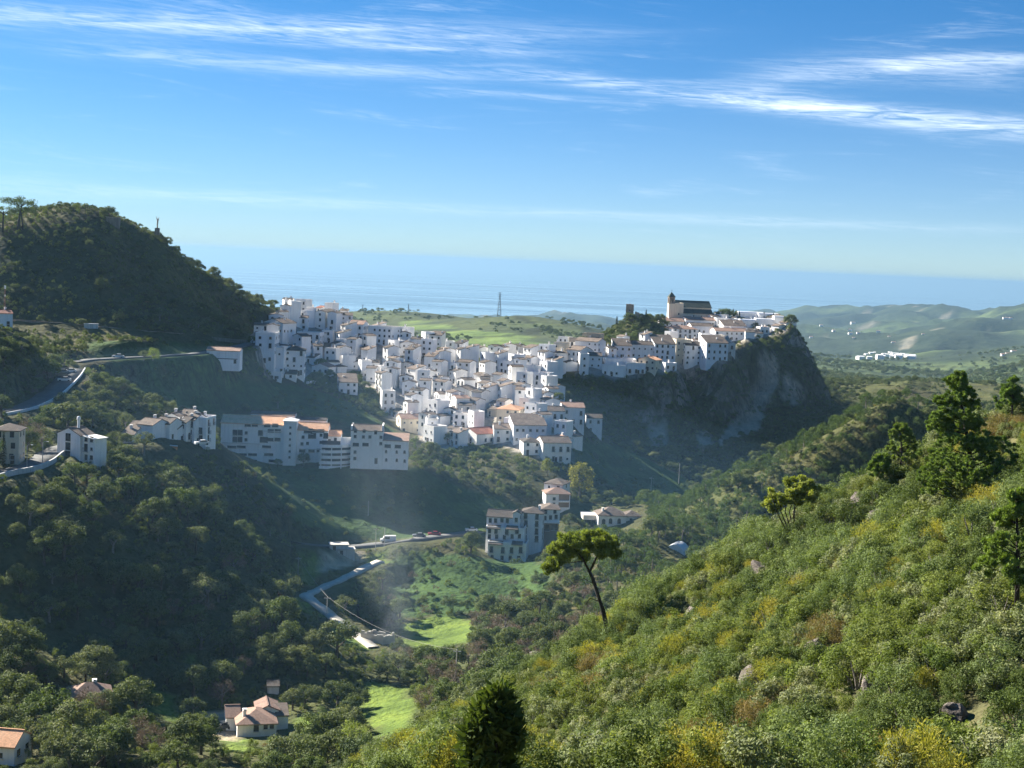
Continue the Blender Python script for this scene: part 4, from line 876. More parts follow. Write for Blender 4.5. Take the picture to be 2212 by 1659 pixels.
# church, castle and graveyard on the rock
dch = Dm(1062)
B = Bld('church', 'pale stone church with dark nave roof and square bell tower on top of the rock', 'church', 1497, 690, dch, 10)
B.block(1462, 1541, 692, 664, 4, 11, 'side', 'green', 'cream', pitch=.62); B.block(1474, 1540, 694, 677, -.4, 4.4, 'shed', 'green', 'cream', pitch=.5); B.block(1453, 1474, 694, 657, -1.0, 9, 'flat', wm='cream')
k = B.k; tx = B.X(1448); th = B.Z(1448, 655); bt = B.Z(1448, 641)
MB().box(tx - 1.75, tx + 1.75, -1, 2.5, -6, th).build('tower', WALLS['cream'], B.e)
bf = MB()
for (x, y) in ((-1.3, -.55), (1.3, -.55), (-1.3, 2.05), (1.3, 2.05)): bf.box(tx + x - .42, tx + x + .42, y - .42, y + .42, th, bt)
bf.box(tx - 1.85, tx + 1.85, -1.1, 2.6, th - .15, th + .25).box(tx - 1.85, tx + 1.85, -1.1, 2.6, bt - .5, bt); bf.box(tx - 1.0, tx + 1.0, .4, .7, th, bt); bl = bf.build('belfry', WALLS['ruin'], B.e)
MB().tube([(tx, -.4, th + .6), (tx, -.4, th + 1.0), (tx, -.4, th + 1.7)], [.55, .4, .15], 8).build('bell', MAT['iron'], bl)
sp = MB(); sp.add([(tx - 2, -1.25, bt), (tx + 2, -1.25, bt), (tx + 2, 2.75, bt), (tx - 2, 2.75, bt), (tx, .75, bt + 2.9)], [(0, 1, 4), (1, 2, 4), (2, 3, 4), (3, 0, 4), (3, 2, 1, 0)]); spo = sp.build('spire_roof', ROOFS['green'], B.e)
MB().box(tx - .05, tx + .05, .7, .8, bt + 2.8, bt + 4.3).box(tx - .4, tx + .4, .7, .8, bt + 3.6, bt + 3.72).build('cross', MAT['iron'], spo)
B.wins('small', [(1497, 684), (1515, 685)], -.4); B.wins('archsmall', [(1464, 680)], -1.0)
B = Bld('castle_tower', 'ruined square stone tower on the dark tree-clad knoll', 'ruin', 1359, 692, Dm(1020), -8); b = MB(); rr = random.Random(4)
b.box(-2.1, 2.1, 0, 3.6, -4, B.Z(1359, 658))
for i in range(5): b.box(-2.1 + i * .84, -2.1 + i * .84 + .8, 0, 3.6, B.Z(1359, 658), B.Z(1359, 658) + rr.uniform(.1, .9))
b.build('tower', WALLS['ruin'], B.e); b = MB()
for i in range(6): b.box(2.3 + i * .85, 2.3 + i * .85 + .86, -1, 1.5, -4, rr.uniform(2.2, 5.4))
b.build('broken_wall', WALLS['stone'], B.e); put(B.e, WIN['small'], 'window', 0, 0, 5.2)
for i, (u, vb, wpx, hpx, dd, lab) in enumerate(((1622,686,56,9,1068,'long low white graveyard building at the back of the rock'),(1652,704,40,12,1048,'white graveyard block with rounded roof in front'),(1615,702,34,9,1045,'small white graveyard block left of the rounded one'),(1683,700,22,14,1050,'white graveyard block at the cliff edge'),(1660,688,44,8,1066,'white burial wall behind the cypresses'))):
    B = Bld('burial_building', lab, 'cemetery', u, vb, Dm(dd), 10, group='graveyard buildings'); w = wpx * B.k; h = hpx * B.k
    MB().box(-w / 2, w / 2, 0, 4, -3, h).build('wall', WALLS['white'], B.e); b = MB(); n = 9; pr = [(2.05 * math.cos(a) + 2, 1.0 * math.sin(a) + h) for a in np.linspace(0, math.pi, n)]
    b.add([(-w / 2 - .1, y, z) for y, z in pr] + [(w / 2 + .1, y, z) for y, z in pr], [(i2, n + i2, n + i2 + 1, i2 + 1) for i2 in range(n - 1)] + [tuple(range(n)), tuple(range(2 * n - 1, n - 1, -1))]); b.build('vault_roof', WALLS['white'], B.e); FOOT.append((B.p.x, B.p.y + 2, 4))

# walls along roads
def wall_along(name, label, pts, h, th, mat, below=1.0, cat='wall'):
    e = empty(name, pts[0]); tag(e, label, cat); o = Vector(pts[0])
    for i in range(len(pts) - 1):
        a, b_ = Vector(pts[i]) - o, Vector(pts[i + 1]) - o; d = (b_ - a); d.z = 0
        if d.length < .01: continue
        n = Vector((-d.y, d.x, 0)).normalized() * th / 2; z = Vector((0, 0, 1)); m_ = MB()
        q = [a - n, b_ - n, b_ + n, a + n]; m_.add([p - z * below for p in q] + [p + z * h for p in q], [(3, 2, 1, 0), (4, 5, 6, 7), (0, 1, 5, 4), (1, 2, 6, 5), (2, 3, 7, 6), (3, 0, 4, 7)])
        m_.build('wall_segment', mat, e)
def off_path(nm, side, i0, i1, step, dz=0.0):
    C, w = road_paths[nm]; d = np.gradient(C, axis=0)[:, :2]; d /= np.linalg.norm(d, axis=1)[:, None]; n = np.stack([-d[:, 1], d[:, 0]], 1)
    k = np.arange(int(len(C) * i0), int(len(C) * i1), step); return [(C[i, 0] + n[i, 0] * side * (w / 2 + .35), C[i, 1] + n[i, 1] * side * (w / 2 + .35), C[i, 2] + dz) for i in k]
wall_along('retaining_wall', 'white retaining wall carrying the road bend at the left edge', off_path('village_road', -1, 0, .62, 3), 0.9, .4, WALLS['grey'], 4.5)
wall_along('parapet_wall', 'low pale parapet along the parking road on the left', off_path('parking_road', -1, 0.0, 1.0, 3), 0.45, .3, WALLS['white'], 2.0)
hw = [hit(u, v, 450) for u, v in ((-30, 692), (40, 694), (110, 699), (180, 704), (250, 711), (320, 717), (390, 723), (460, 730), (535, 738))]
wall_along('hillside_wall', 'long thin pale wall across the foot of the dark wooded hill', [tuple(p) for p in hw], 0.35, .35, WALLS['ruin'], 1.2)
e = hit(196, 709, 450); B = Bld('wall_panel', 'pale rectangular wall block on the road at the foot of the hill', 'wall', 197, 710, None, 6, 450); MB().box(-2.6, 2.6, -.5, .2, -1, 1.7).build('panel', WALLS['grey'], B.e); MB().box(-2.7, 2.7, -.55, .25, 1.7, 1.85).build('coping', WALLS['white'], B.e)
wall_along('terrace_wall', 'white boundary wall winding on the bank under the left of the village', [tuple(hit(u, v, 400)) for u, v in ((662, 832), (676, 828), (692, 830), (706, 832))], 1.1, .4, WALLS['white'], 1.0)
# summit of the left hill
S0 = hit(196, 470, 500)
B = Bld('pergola', 'flat-roofed lookout pergola on the hilltop', 'pergola', 196, 456, S0.y, 0); MB().box(-2.1, 2.1, -1.5, 1.5, 2.2, 2.4).build('roof', MAT['iron'], B.e)
for x in (-1.8, 0, 1.8):
    for y in (-1.2, 1.2): MB().tube([(x, y, -2.5), (x, y, 2.2)], [.08, .08], 6).build('post', MAT['iron'], B.e)
MB().box(-4.2, 4.2, -1.7, -1.62, .9, 1.0).build('rail', MAT['iron'], B.e)
B = Bld('lookout_wall', 'square stone wall block under the round hilltop tree', 'wall', 243, 486, hit(243, 484, 500).y - 1, 6); MB().box(-2.8, 2.8, 0, 3, -3, 3.2).build('wall', WALLS['ruin'], B.e); MB().box(-2.9, 2.9, -.1, 3.1, 3.2, 3.4).build('coping', WALLS['stone'], B.e)
B = Bld('statue', 'pale statue with raised arms standing on the hill ridge', 'statue', 340, 488, hit(340, 496, 500).y, 0); b = MB()
b.tube([(0, 0, -1.5), (0, 0, 0.9), (.05, 0, 1.9), (.1, 0, 2.6), (.12, 0, 2.9), (.12, 0, 3.3)], [.32, .30, .34, .42, .16, .18], 8); b.tube([(.35, 0, 2.5), (.55, 0, 3.2), (.5, 0, 4.0)], [.14, .11, .08], 6); b.tube([(-.15, 0, 2.5), (-.45, 0, 3.3), (-.4, 0, 4.2)], [.14, .11, .08], 6); b.build('figure', WALLS['stone'], B.e, smooth=True)
MB().box(-.9, .9, -.9, .9, -4, -.9).build('plinth', WALLS['ruin'], B.e)
B = Bld('antenna_mast', 'thin lattice antenna mast behind the knoll house', 'mast', 10, 690, hit(8, 712, 200).y + 12, 0); b = MB()
for (x, y) in ((-.3, -.3), (.3, -.3), (0, .35)): b.tube([(x, y, -3), (x * .5, y * .5, 12.5)], [.06, .05], 5)
for i in range(12): b.tube([(-.28 + i * .012, -.28 + i * .012, i), (.28 - i * .012, -.28 + i * .012, i + 1)], [.035, .035], 4)
b.build('lattice', plain('mast_red', (.35, .16, .12), .6, .3), B.e); MB().box(-.3, .3, -.2, .2, 11.6, 12.9).build('antenna', MAT['whitepaint'], B.e); MB().box(-.28, .28, -.2, .2, 8.7, 9.4).build('antenna', MAT['whitepaint'], B.e)
# power pylons on the far green hill
def pylon(label, u, vb, vt, d, r):
    B = Bld('power_pylon', label, 'pylon', u, vb, d, 0, group='power pylons on the green hill'); hgt = (vb - vt) * B.k; hb = hgt * .09; b = MB()
    for sx in (-1, 1):
        for sy in (-1, 1): b.tube([(sx * hb, sy * hb, -4), (sx * hb * .22, sy * hb * .22, hgt * .8), (sx * hb * .15, sy * hb * .15, hgt)], [r, r * .8, r * .6], 4)
    for i in range(8):
        z0, z1 = hgt * i / 9, hgt * (i + 1) / 9; w0, w1 = hb * (1 - .95 * i / 9), hb * (1 - .95 * (i + 1) / 9)
        b.tube([(-w0, -w0, z0), (w1, -w1, z1)], [r * .6] * 2, 4); b.tube([(w0, -w0, z0), (-w1, -w1, z1)], [r * .6] * 2, 4)
    b.build('lattice', MAT['pylon'], B.e)
    for z in (.83, .91, .985): MB().tube([(-hb * .9, 0, hgt * z), (0, 0, hgt * (z + .02)), (hb * .9, 0, hgt * z)], [r * .4, r * .9, r * .4], 4).build('cross_arm', MAT['pylon'], B.e)
MAT['pylon'] = plain('galvanised_steel', (.12, .13, .14), .5, .1)
pylon('tall lattice power pylon on the crest of the green hill', 1078, 684, 632, 1960, .42); pylon('small pylon at the left of the green hill', 783, 675, 658, 2290, .3); pylon('second small pylon left of the tall one', 882, 675, 657, 2230, .3)
# coast and distant estates
B = Bld('hotel_tower', 'tiny block tower on the coast skyline', 'building', 1256, 696, 8950, 0); MB().box(-17, 17, 0, 20, -60, 34).build('wall', WALLS['grey'], B.e); MB().box(-8, 8, 4, 14, 34, 40).build('roof_house', WALLS['grey'], B.e)
def far_z(a, d):
    i = int(np.clip((math.log(d) - math.log(1095)) / (math.log(11200) - math.log(1095)) * 229, 0, 229)); j = int(np.clip((a + .58) / 1.16 * 329, 0, 329)); return Z2[i, j]
def far_hit(u, v):
    a, t = ray(u, v); ds = np.exp(np.linspace(math.log(1300), math.log(9500), 400))
    for d in ds:
        if far_z(a, d) >= H + t * d: return Vector((a * d, d, far_z(a, d)))
    return Vector((a * 4000, 4000, far_z(a, 4000)))
rf = random.Random(12)
FARH = [(1862 + i * 5.6 + rf.uniform(-1, 1), 776 - 3.0 * math.sin(i / 20 * 3) + rf.uniform(-2.4, 2.4), 'estate') for i in range(21)] + [(rf.uniform(1745, 2000), rf.uniform(700, 745), 'far') for i in range(13)] + [(2170 + i * 7, 694 + rf.uniform(-1, 1), 'far') for i in range(3)] + [(rf.uniform(2150, 2210), rf.uniform(764, 776), 'quarry') for i in range(5)]
FARH.sort(key=lambda q: (q[2], q[0]))
cnt = {}
for (u, v, kd) in FARH:
    p = far_hit(u, v); cnt[kd] = cnt.get(kd, 0) + 1; s = p.y / 4000
    lab = {'estate': f'{ORD[cnt[kd]-1]} white estate house from the left in the bright cluster on the far hills', 'far': f'{ORD[cnt[kd]-1]} scattered white villa from the left on the hazy hills', 'quarry': f'{ORD[cnt[kd]-1]} pale farm building from the left on the hazy slope at right edge'}[kd]
    e = empty('distant_house', p, R(rf.uniform(-25, 25))); tag(e, lab, 'house', 'white houses on the far hills'); w, dp, h = (rf.uniform(9, 17), rf.uniform(9, 12), rf.uniform(5, 8)) if kd == 'estate' else (rf.uniform(7, 12) * s, 8 * s, 4.5 * s)
    walls_mb(w, dp, h, 'side', .25, -8).build('wall', WALLS['white'], e); roof_mb(w, dp, h, 'side', .25).build('roof', WALLS['white'] if kd == 'estate' else ROOFS['terracotta'], e)

# ------------------------------------------------------------------ cars
def car_parts(van=False):
    L_, Wd = (5.0, 1.95) if van else (4.2, 1.75); b = MB()
    pr = [(-L_/2, .35), (-L_/2, .85), (-L_/2 + .15, .95), (-L_*.16, 1.0), (L_*.42, 1.02), (L_/2, .9), (L_/2, .35)] if not van else [(-L_/2, .35), (-L_/2, .95), (-L_*.36, 1.05), (-L_*.24, 2.1), (L_/2, 2.15), (L_/2, .35)]
    n = len(pr); b.add([(x, -Wd/2, z) for x, z in pr] + [(x, Wd/2, z) for x, z in pr], [tuple(range(n)), tuple(range(2*n-1, n-1, -1))] + [(i, n+i, n+(i+1) % n, (i+1) % n) for i in range(n)])
    g = MB()
    pc = [(-L_*.22, 1.0), (-L_*.08, 1.42), (L_*.22, 1.45), (L_*.38, 1.02)] if not van else [(-L_*.35, 1.15), (-L_*.25, 1.95), (L_*.1, 1.95), (L_*.1, 1.15)]
    w2 = Wd/2 - .12 if not van else Wd/2 + .01
    g.add([(x, -w2, z) for x, z in pc] + [(x, w2, z) for x, z in pc], [(0, 1, 2, 3), (7, 6, 5, 4), (0, 4, 5, 1), (1, 5, 6, 2), (2, 6, 7, 3)])
    rfm = MB().box(-L_*.08, L_*.22, -w2 - .01, w2 + .01, 1.43, 1.5) if not van else None
    wh = MB().tube([(0, -.11, 0), (0, .11, 0)], [.32, .32], 12)
    return b.mesh('body', [MAT['white_car']]), g.mesh('cabin_glass', [MAT['glass']]), (rfm.mesh('car_roof', [MAT['white_car']]) if rfm else None), wh.mesh('wheel', [MAT['iron']]), L_, Wd
def coat(name, c):
    m, t, b, o = new_mat(name); b.inputs['Base Color'].default_value = (*c, 1); b.inputs['Roughness'].default_value = .3; b.inputs['Coat Weight'].default_value = .4; return m
MAT['white_car'] = coat('white_car_paint', (.7, .7, .7)); MAT['dark_car'] = coat('dark_car_paint', (.03, .035, .04)); MAT['red_car'] = coat('red_car_paint', (.25, .02, .02)); MAT['grey_car'] = coat('grey_car_paint', (.2, .21, .22))
CARM = {False: car_parts(False), True: car_parts(True)}; colm = {}
def car(label, u, v, yaw, colour, van=False, d=None, group=None):
    p = hit(u, v, 200) if d is None else at(u, v, d); e = empty('van' if van else 'car', (p.x, p.y, p.z + .32), R(yaw)); tag(e, label, 'van' if van else 'car', group); bm, gm, rm, wm, L_, Wd = CARM[van]
    for me_, nm in ((bm, 'body'), (rm, 'car_roof')):
        if me_ is None: continue
        key = (nm, colour, van)
        if key not in colm: m2 = me_.copy(); m2.materials[0] = MAT[colour]; colm[key] = m2
        put(e, colm[key], nm, 0, 0, -.2)
    put(e, gm, 'cabin_glass', 0, 0, -.2)
    for x in (-L_*.31, L_*.31):
        for y in (-Wd/2 + .05, Wd/2 - .05): put(e, wm, 'wheel', x, y, .1)
for i, (u, v, c, lab) in enumerate(((136,800,'dark_car','dark car parked at the top of the roadside lay-by'),(134,808,'grey_car','grey car, second from the top in the lay-by'),(133,816,'dark_car','dark car in the middle of the lay-by'),(139,826,'white_car','white car at the lower end of the lay-by'),(151,806,'white_car','white car standing apart on the lay-by'))): car(lab, u, v, 15, c, group='cars in the lay-by')
car('white van on the shaded lower road', 838, 1172, 8, 'white_car', True); car('grey car behind the white van', 905, 1162, 8, 'grey_car'); car('red car on the shaded lower road', 938, 1158, 8, 'red_car'); car('white car near the end of the lower road', 1018, 1149, 8, 'white_car')
car('white car parked right of the corner house', 207, 968, 20, 'white_car'); car('white car outside the last terraced house', 436, 962, 30, 'white_car', d=426); car('pale car on the hillside road', 255, 774, 5, 'white_car'); car('dark car on the farmyard', 478, 1578, 40, 'dark_car')
# poles and wires
def pole(label, u, v, hgt, arm=True, d=None, lamp=False, group='utility poles'):
    p = hit(u, v, 150) if d is None else at(u, v, d); e = empty('lamp_post' if lamp else 'utility_pole', p); tag(e, label, 'lamp post' if lamp else 'pole', group); MB().tube([(0, 0, -1), (0, 0, hgt)], [.13, .09], 6).build('post', MAT['pole'], e)
    if arm: MB().box(-.9, .9, -.06, .06, hgt - .5, hgt - .35).build('cross_arm', MAT['pole'], e)
    if lamp: MB().tube([(0, 0, hgt), (.3, 0, hgt + .25), (1.0, 0, hgt + .3)], [.06, .05, .05], 5).build('arm', MAT['pole'], e); MB().box(.9, 1.4, -.12, .12, hgt + .22, hgt + .34).build('lamp_head', MAT['whitepaint'], e)
    return Vector((p.x, p.y, p.z + hgt))
MAT['pole'] = plain('pole_grey', (.42, .40, .37), .8, .2)
p1 = pole('pole at the upper end of the sunlit wire', 643, 1262, 7); p2 = pole('pole beside the white valley road', 706, 1330, 5); p3 = pole('pole at the right of the valley field', 985, 1462, 6)
pole('pole with a crossarm on the dark slope under the rock', 1406, 1062, 6); pole('slanting pale post on the slope by the pines', 1466, 1045, 9, False); pole('thin pole by the lower road, left one', 811, 1190, 7); pole('thin pole by the lower road, right one', 830, 1180, 6, False); pole('pole at the smoky slope', 795, 1115, 5, False)
pole('lamp post on the bright road bend', 58, 1012, 5.5, False, lamp=True, group='street lamps'); pole('lamp post at the outer edge of the road bend', 92, 1004, 5.5, False, lamp=True, group='street lamps')
def wire(label, a, b_, sag):
    pts = [a.lerp(b_, t_) - Vector((0, 0, sag * 4 * t_ * (1 - t_))) for t_ in np.linspace(0, 1, 14)]; o0 = pts[0]
    tag(MB().tube([p - o0 for p in pts], [.024] * 14, 4).build('power_line', MAT['pole'], None, o0), label, 'cable')
wire('pale wire running down to the valley road', p1, p2, .6); wire('wire crossing the valley trees to the right', p2, p3, 2.5)
# ------------------------------------------------------------------ foliage
def leaf_mat(name, cols, trans=0.22, rough=0.8):
    m, t, b, o = new_mat(name); oi = t.nodes.new('ShaderNodeObjectInfo'); a = t.nodes.new('ShaderNodeAttribute'); a.attribute_name = 'cv'
    n = len(cols); c = ramp(t, oi.outputs['Random'], [(i / max(1, n - 1), col) for i, col in enumerate(cols)])
    c = mixc(t, 1.0, c, ramp(t, a.outputs['Fac'], [(0.0, (.55, .6, .5)), (0.5, (1, 1, 1)), (1.0, (1.55, 1.45, 1.2))]), 'MULTIPLY')
    t.links.new(c, b.inputs['Base Color']); b.inputs['Roughness'].default_value = rough; b.inputs['Specular IOR Level'].default_value = 0.12
    tr = t.nodes.new('ShaderNodeBsdfTranslucent'); t.links.new(mixc(t, 1.0, c, (1.2, 1.25, .5), 'MULTIPLY'), tr.inputs[0]); mx = t.nodes.new('ShaderNodeMixShader'); mx.inputs[0].default_value = trans
    t.links.new(b.outputs[0], mx.inputs[1]); t.links.new(tr.outputs[0], mx.inputs[2]); t.links.new(mx.outputs[0], o.inputs[0]); return m
def leaf_mat_x(f, name, cols, trans=0.22): return leaf_mat(name, [tuple(c * f for c in q) for q in cols], trans)
LEAF = {
 'oak': leaf_mat_x(1.6, 'oak_leaf', [(.045, .062, .026), (.070, .086, .036), (.058, .082, .026), (.095, .108, .055), (.05, .07, .03)]),
 'olive': leaf_mat_x(1.5, 'olive_leaf', [(.10, .115, .065), (.085, .10, .05)]),
 'pine': leaf_mat_x(2.3, 'pine_needle', [(.055, .085, .02), (.075, .10, .026)]),
 'pinefar': leaf_mat_x(1.45, 'pine_wood_needle', [(.05, .08, .03), (.07, .10, .04)]),
 'yellow': leaf_mat_x(1.5, 'broom_leaf', [(.18, .17, .035), (.15, .155, .04), (.20, .175, .04)], .3),
 'green': leaf_mat_x(1.6, 'lentisk_leaf', [(.082, .108, .03), (.105, .122, .036), (.062, .09, .026)], .3),
 'grey': leaf_mat_x(1.4, 'rockrose_leaf', [(.13, .15, .075), (.155, .165, .095), (.105, .13, .055)], .25),
 'sage': leaf_mat_x(1.5, 'wild_olive_leaf', [(.105, .135, .055), (.088, .12, .048)], .25),
 'brown': leaf_mat_x(1.5, 'heath_leaf', [(.15, .115, .055), (.12, .10, .045)], .2),
 'dark': leaf_mat_x(1.7, 'dark_shrub_leaf', [(.045, .065, .018), (.06, .08, .024)], .2),
 'cypress': leaf_mat('cypress_leaf', [(.02, .035, .016), (.028, .042, .02)], .1),
 'poplar': leaf_mat('poplar_leaf', [(.24, .23, .05), (.20, .22, .05)], .3),
 'willow': leaf_mat('willow_leaf', [(.22, .26, .09), (.19, .24, .08)], .35),
 'bare': leaf_mat('bare_twig', [(.20, .15, .12), (.17, .13, .11)], .05),
}
MAT['bark'] = plain('bark', (.10, .08, .06), .95, .35, 3.0); MAT['greybark'] = plain('grey_bark', (.20, .18, .16), .95, .3, 3.0); MAT['darkbark'] = plain('dark_bark', (.045, .037, .032), .95, .3, 3.0)
def leaf_cloud(name, rng, clumps, size, mat, aspect=0.6, out=0.5, needle=False, cvspread=0.5):
    """clumps: (centre xyz, radii xyz, count); every leaf is one small pointed face"""
    Cs, cvs, Ns = [], [], []
    for (c, r, n) in clumps:
        d = rng.randn(n, 3); d /= np.linalg.norm(d, axis=1)[:, None] + 1e-9; rad = rng.rand(n) ** 0.45
        Cs.append(np.asarray(c) + d * rad[:, None] * np.asarray(r)); Ns.append(d); cvs.append(np.clip(0.5 + (rng.rand() - .5) * cvspread + (rng.rand(n) - .5) * .5, 0, 1))
    P = np.concatenate(Cs); Nn = np.concatenate(Ns); cv = np.concatenate(cvs); n = len(P)
    nr = rng.randn(n, 3); nr /= np.linalg.norm(nr, axis=1)[:, None]; nn = Nn * out + nr * (1 - out) + np.array((0, 0, .25)); nn /= np.linalg.norm(nn, axis=1)[:, None]
    if needle:
        t1 = Nn * .7 + nr * .6 + np.array((0, 0, .35)); t1 /= np.linalg.norm(t1, axis=1)[:, None]; t2 = np.cross(t1, rng.randn(n, 3)); t2 /= np.linalg.norm(t2, axis=1)[:, None]
    else:
        t1 = np.cross(nn, rng.randn(n, 3)); t1 /= np.linalg.norm(t1, axis=1)[:, None] + 1e-9; t2 = np.cross(nn, t1)
    s = size * (0.6 + 0.8 * rng.rand(n))[:, None]
    V = np.stack([P - t1 * s, P + t2 * s * aspect, P + t1 * s, P - t2 * s * aspect], 1).reshape(-1, 3); F = np.arange(4 * n).reshape(-1, 4)
    me = mesh_np(name, V, F, [mat]); a = me.attributes.new('cv', 'FLOAT', 'POINT'); a.data.foreach_set('value', np.repeat(cv, 4).astype(np.float32)); return me
def dome_clumps(rng, n, R_, hz, cr, cnt, flat=0.75, zc=0.0, low=-0.25):
    out = []
    for i in range(n):
        while True:
            d = rng.randn(3); d /= np.linalg.norm(d)
            if d[2] > low: break
        q = (0.55 + 0.45 * rng.rand() ** .5); r = cr * (0.65 + 0.7 * rng.rand()); c = d * q * np.array((R_, R_, hz)) * (1 - cr / R_ * .55) + (0, 0, zc)
        out.append((c, (r, r, r * flat), int(cnt * (r / cr) ** 2)))
    return out
def trunk_mesh(rng, h, r, limbs, reach, lean=0.1, mat='bark', zl=0.5):
    b = MB(); lx, ly = rng.uniform(-lean, lean) * h, rng.uniform(-lean, lean) * h
    b.tube([(0, 0, -.8), (lx * .3, ly * .3, h * .35), (lx, ly, h)], [r * 1.25, r, r * .55], 7)
    for i in range(limbs):
        a = 2 * math.pi * (i + rng.rand()) / limbs; z = h * rng.uniform(zl, .95); t0 = z / h; p0 = (lx * t0, ly * t0, z); R_ = reach * rng.uniform(.6, 1.0)
        b.tube([p0, (p0[0] + math.cos(a) * R_ * .5, p0[1] + math.sin(a) * R_ * .5, z + R_ * .35), (p0[0] + math.cos(a) * R_, p0[1] + math.sin(a) * R_, z + R_ * .8)], [r * .5, r * .35, r * .12], 5)
    return b.mesh('trunk', [MAT[mat]])
PR = {}                                        # kind -> list of (crown mesh, trunk mesh)
for i in range(7):
    g = np.random.RandomState(100 + i); PR.setdefault('oak', []).append((leaf_cloud('crown', g, dome_clumps(g, 28, 3.2, 2.5, 0.9, 125, zc=3.3), .145, LEAF['oak']), trunk_mesh(g, 3.0, .26, 5, 1.7)))
for i in range(3):
    g = np.random.RandomState(140 + i); PR.setdefault('olive', []).append((leaf_cloud('crown', g, dome_clumps(g, 22, 3.0, 2.4, .8, 52, zc=3.0), .19, LEAF['olive'], .35), trunk_mesh(g, 2.6, .28, 5, 1.6, mat='greybark')))
for i in range(4):
    g = np.random.RandomState(160 + i); PR.setdefault('pinefar', []).append((leaf_cloud('crown', g, dome_clumps(g, 20, 2.2, 2.2, .75, 55, zc=4.6, low=-.5), .20, LEAF['pinefar'], .25, needle=True), trunk_mesh(g, 5.0, .17, 4, 1.2, mat='greybark', zl=.65)))
for i in range(3):
    g = np.random.RandomState(180 + i); PR.setdefault('cypress', []).append((leaf_cloud('crown', g, [((0, 0, z), (.75 * math.sin(math.pi * min(1, (z + .6) / 7.6) ** .7) + .12,) * 2 + (.7,), 110) for z in np.linspace(.6, 6.7, 12)], .15, LEAF['cypress'], .4), trunk_mesh(g, 2.5, .12, 0, 0)))
for i in range(2):
    g = np.random.RandomState(190 + i); PR.setdefault('poplar', []).append((leaf_cloud('crown', g, dome_clumps(g, 34, 3.2, 4.3, 1.1, 62, zc=5.0, low=-.7), .22, LEAF['poplar']), trunk_mesh(g, 4.5, .25, 5, 1.8, mat='greybark')))
    PR.setdefault('willow', []).append((leaf_cloud('crown', g, dome_clumps(g, 40, 3.6, 3.2, 1.0, 80, zc=3.4, low=-.6), .17, LEAF['willow'], .3), trunk_mesh(g, 3.2, .25, 6, 2.0, mat='greybark')))
    PR.setdefault('bare', []).append((leaf_cloud('crown', g, dome_clumps(g, 30, 2.8, 2.5, .8, 55, zc=3.0, low=-.4), .22, LEAF['bare'], .12, needle=True), trunk_mesh(g, 3.0, .18, 9, 2.2, mat='greybark', zl=.3)))
for i in range(3):
    g = np.random.RandomState(200 + i); PR.setdefault('umbrella', []).append((leaf_cloud('crown', g, dome_clumps(g, 26, 3.6, 1.5, .9, 70, zc=6.0, low=-.1), .18, LEAF['dark'], .3, needle=True), trunk_mesh(g, 6.0, .22, 6, 2.2, .16, 'darkbark', .7)))
# shrubs of the near hillside: metre-sized, finer leaves
SHK = ['yellow', 'green', 'grey', 'sage', 'brown', 'dark']
for ki, kd in enumerate(SHK):
    for i in range(4):
        g = np.random.RandomState(300 + ki * 10 + i); R_ = 1.0; hz = (0.95, 1.1, .9, 1.25, .7, 1.0)[ki]; asp = (.28, .5, .5, .34, .3, .5)[ki]; ls = (.040, .036, .040, .040, .036, .036)[ki]
        cl = dome_clumps(g, 24, R_, hz, [.30, .27, .25, .33, .3, .28][ki], 210, .95, zc=.42, low=-.35); b = MB()
        for q in range(7):
            a = 2 * math.pi * q / 7 + g.rand(); r2 = g.uniform(.3, .75); b.tube([(0, 0, -.3), (math.cos(a) * r2 * .4, math.sin(a) * r2 * .4, .35), (math.cos(a) * r2, math.sin(a) * r2, .85)], [.035, .025, .01], 4)
        PR.setdefault('s_' + kd, []).append((leaf_cloud('foliage', g, cl, ls, LEAF[kd], asp, needle=(kd in ('yellow', 'brown'))), b.mesh('stem', [MAT['greybark']])))
TOTAL_TREE = 0
def plant(name, kind, var, x, y, z, sc, rz, label, cat, group, parts=('trunk', 'crown')):
    cr, tr = PR[kind][var % len(PR[kind])]; e = empty(name, (x, y, z), rz); e.scale = (sc,) * 3 if not isinstance(sc, tuple) else sc; tag(e, label, cat, group)
    link(parts[1], cr, e); link(parts[0], tr, e); return e
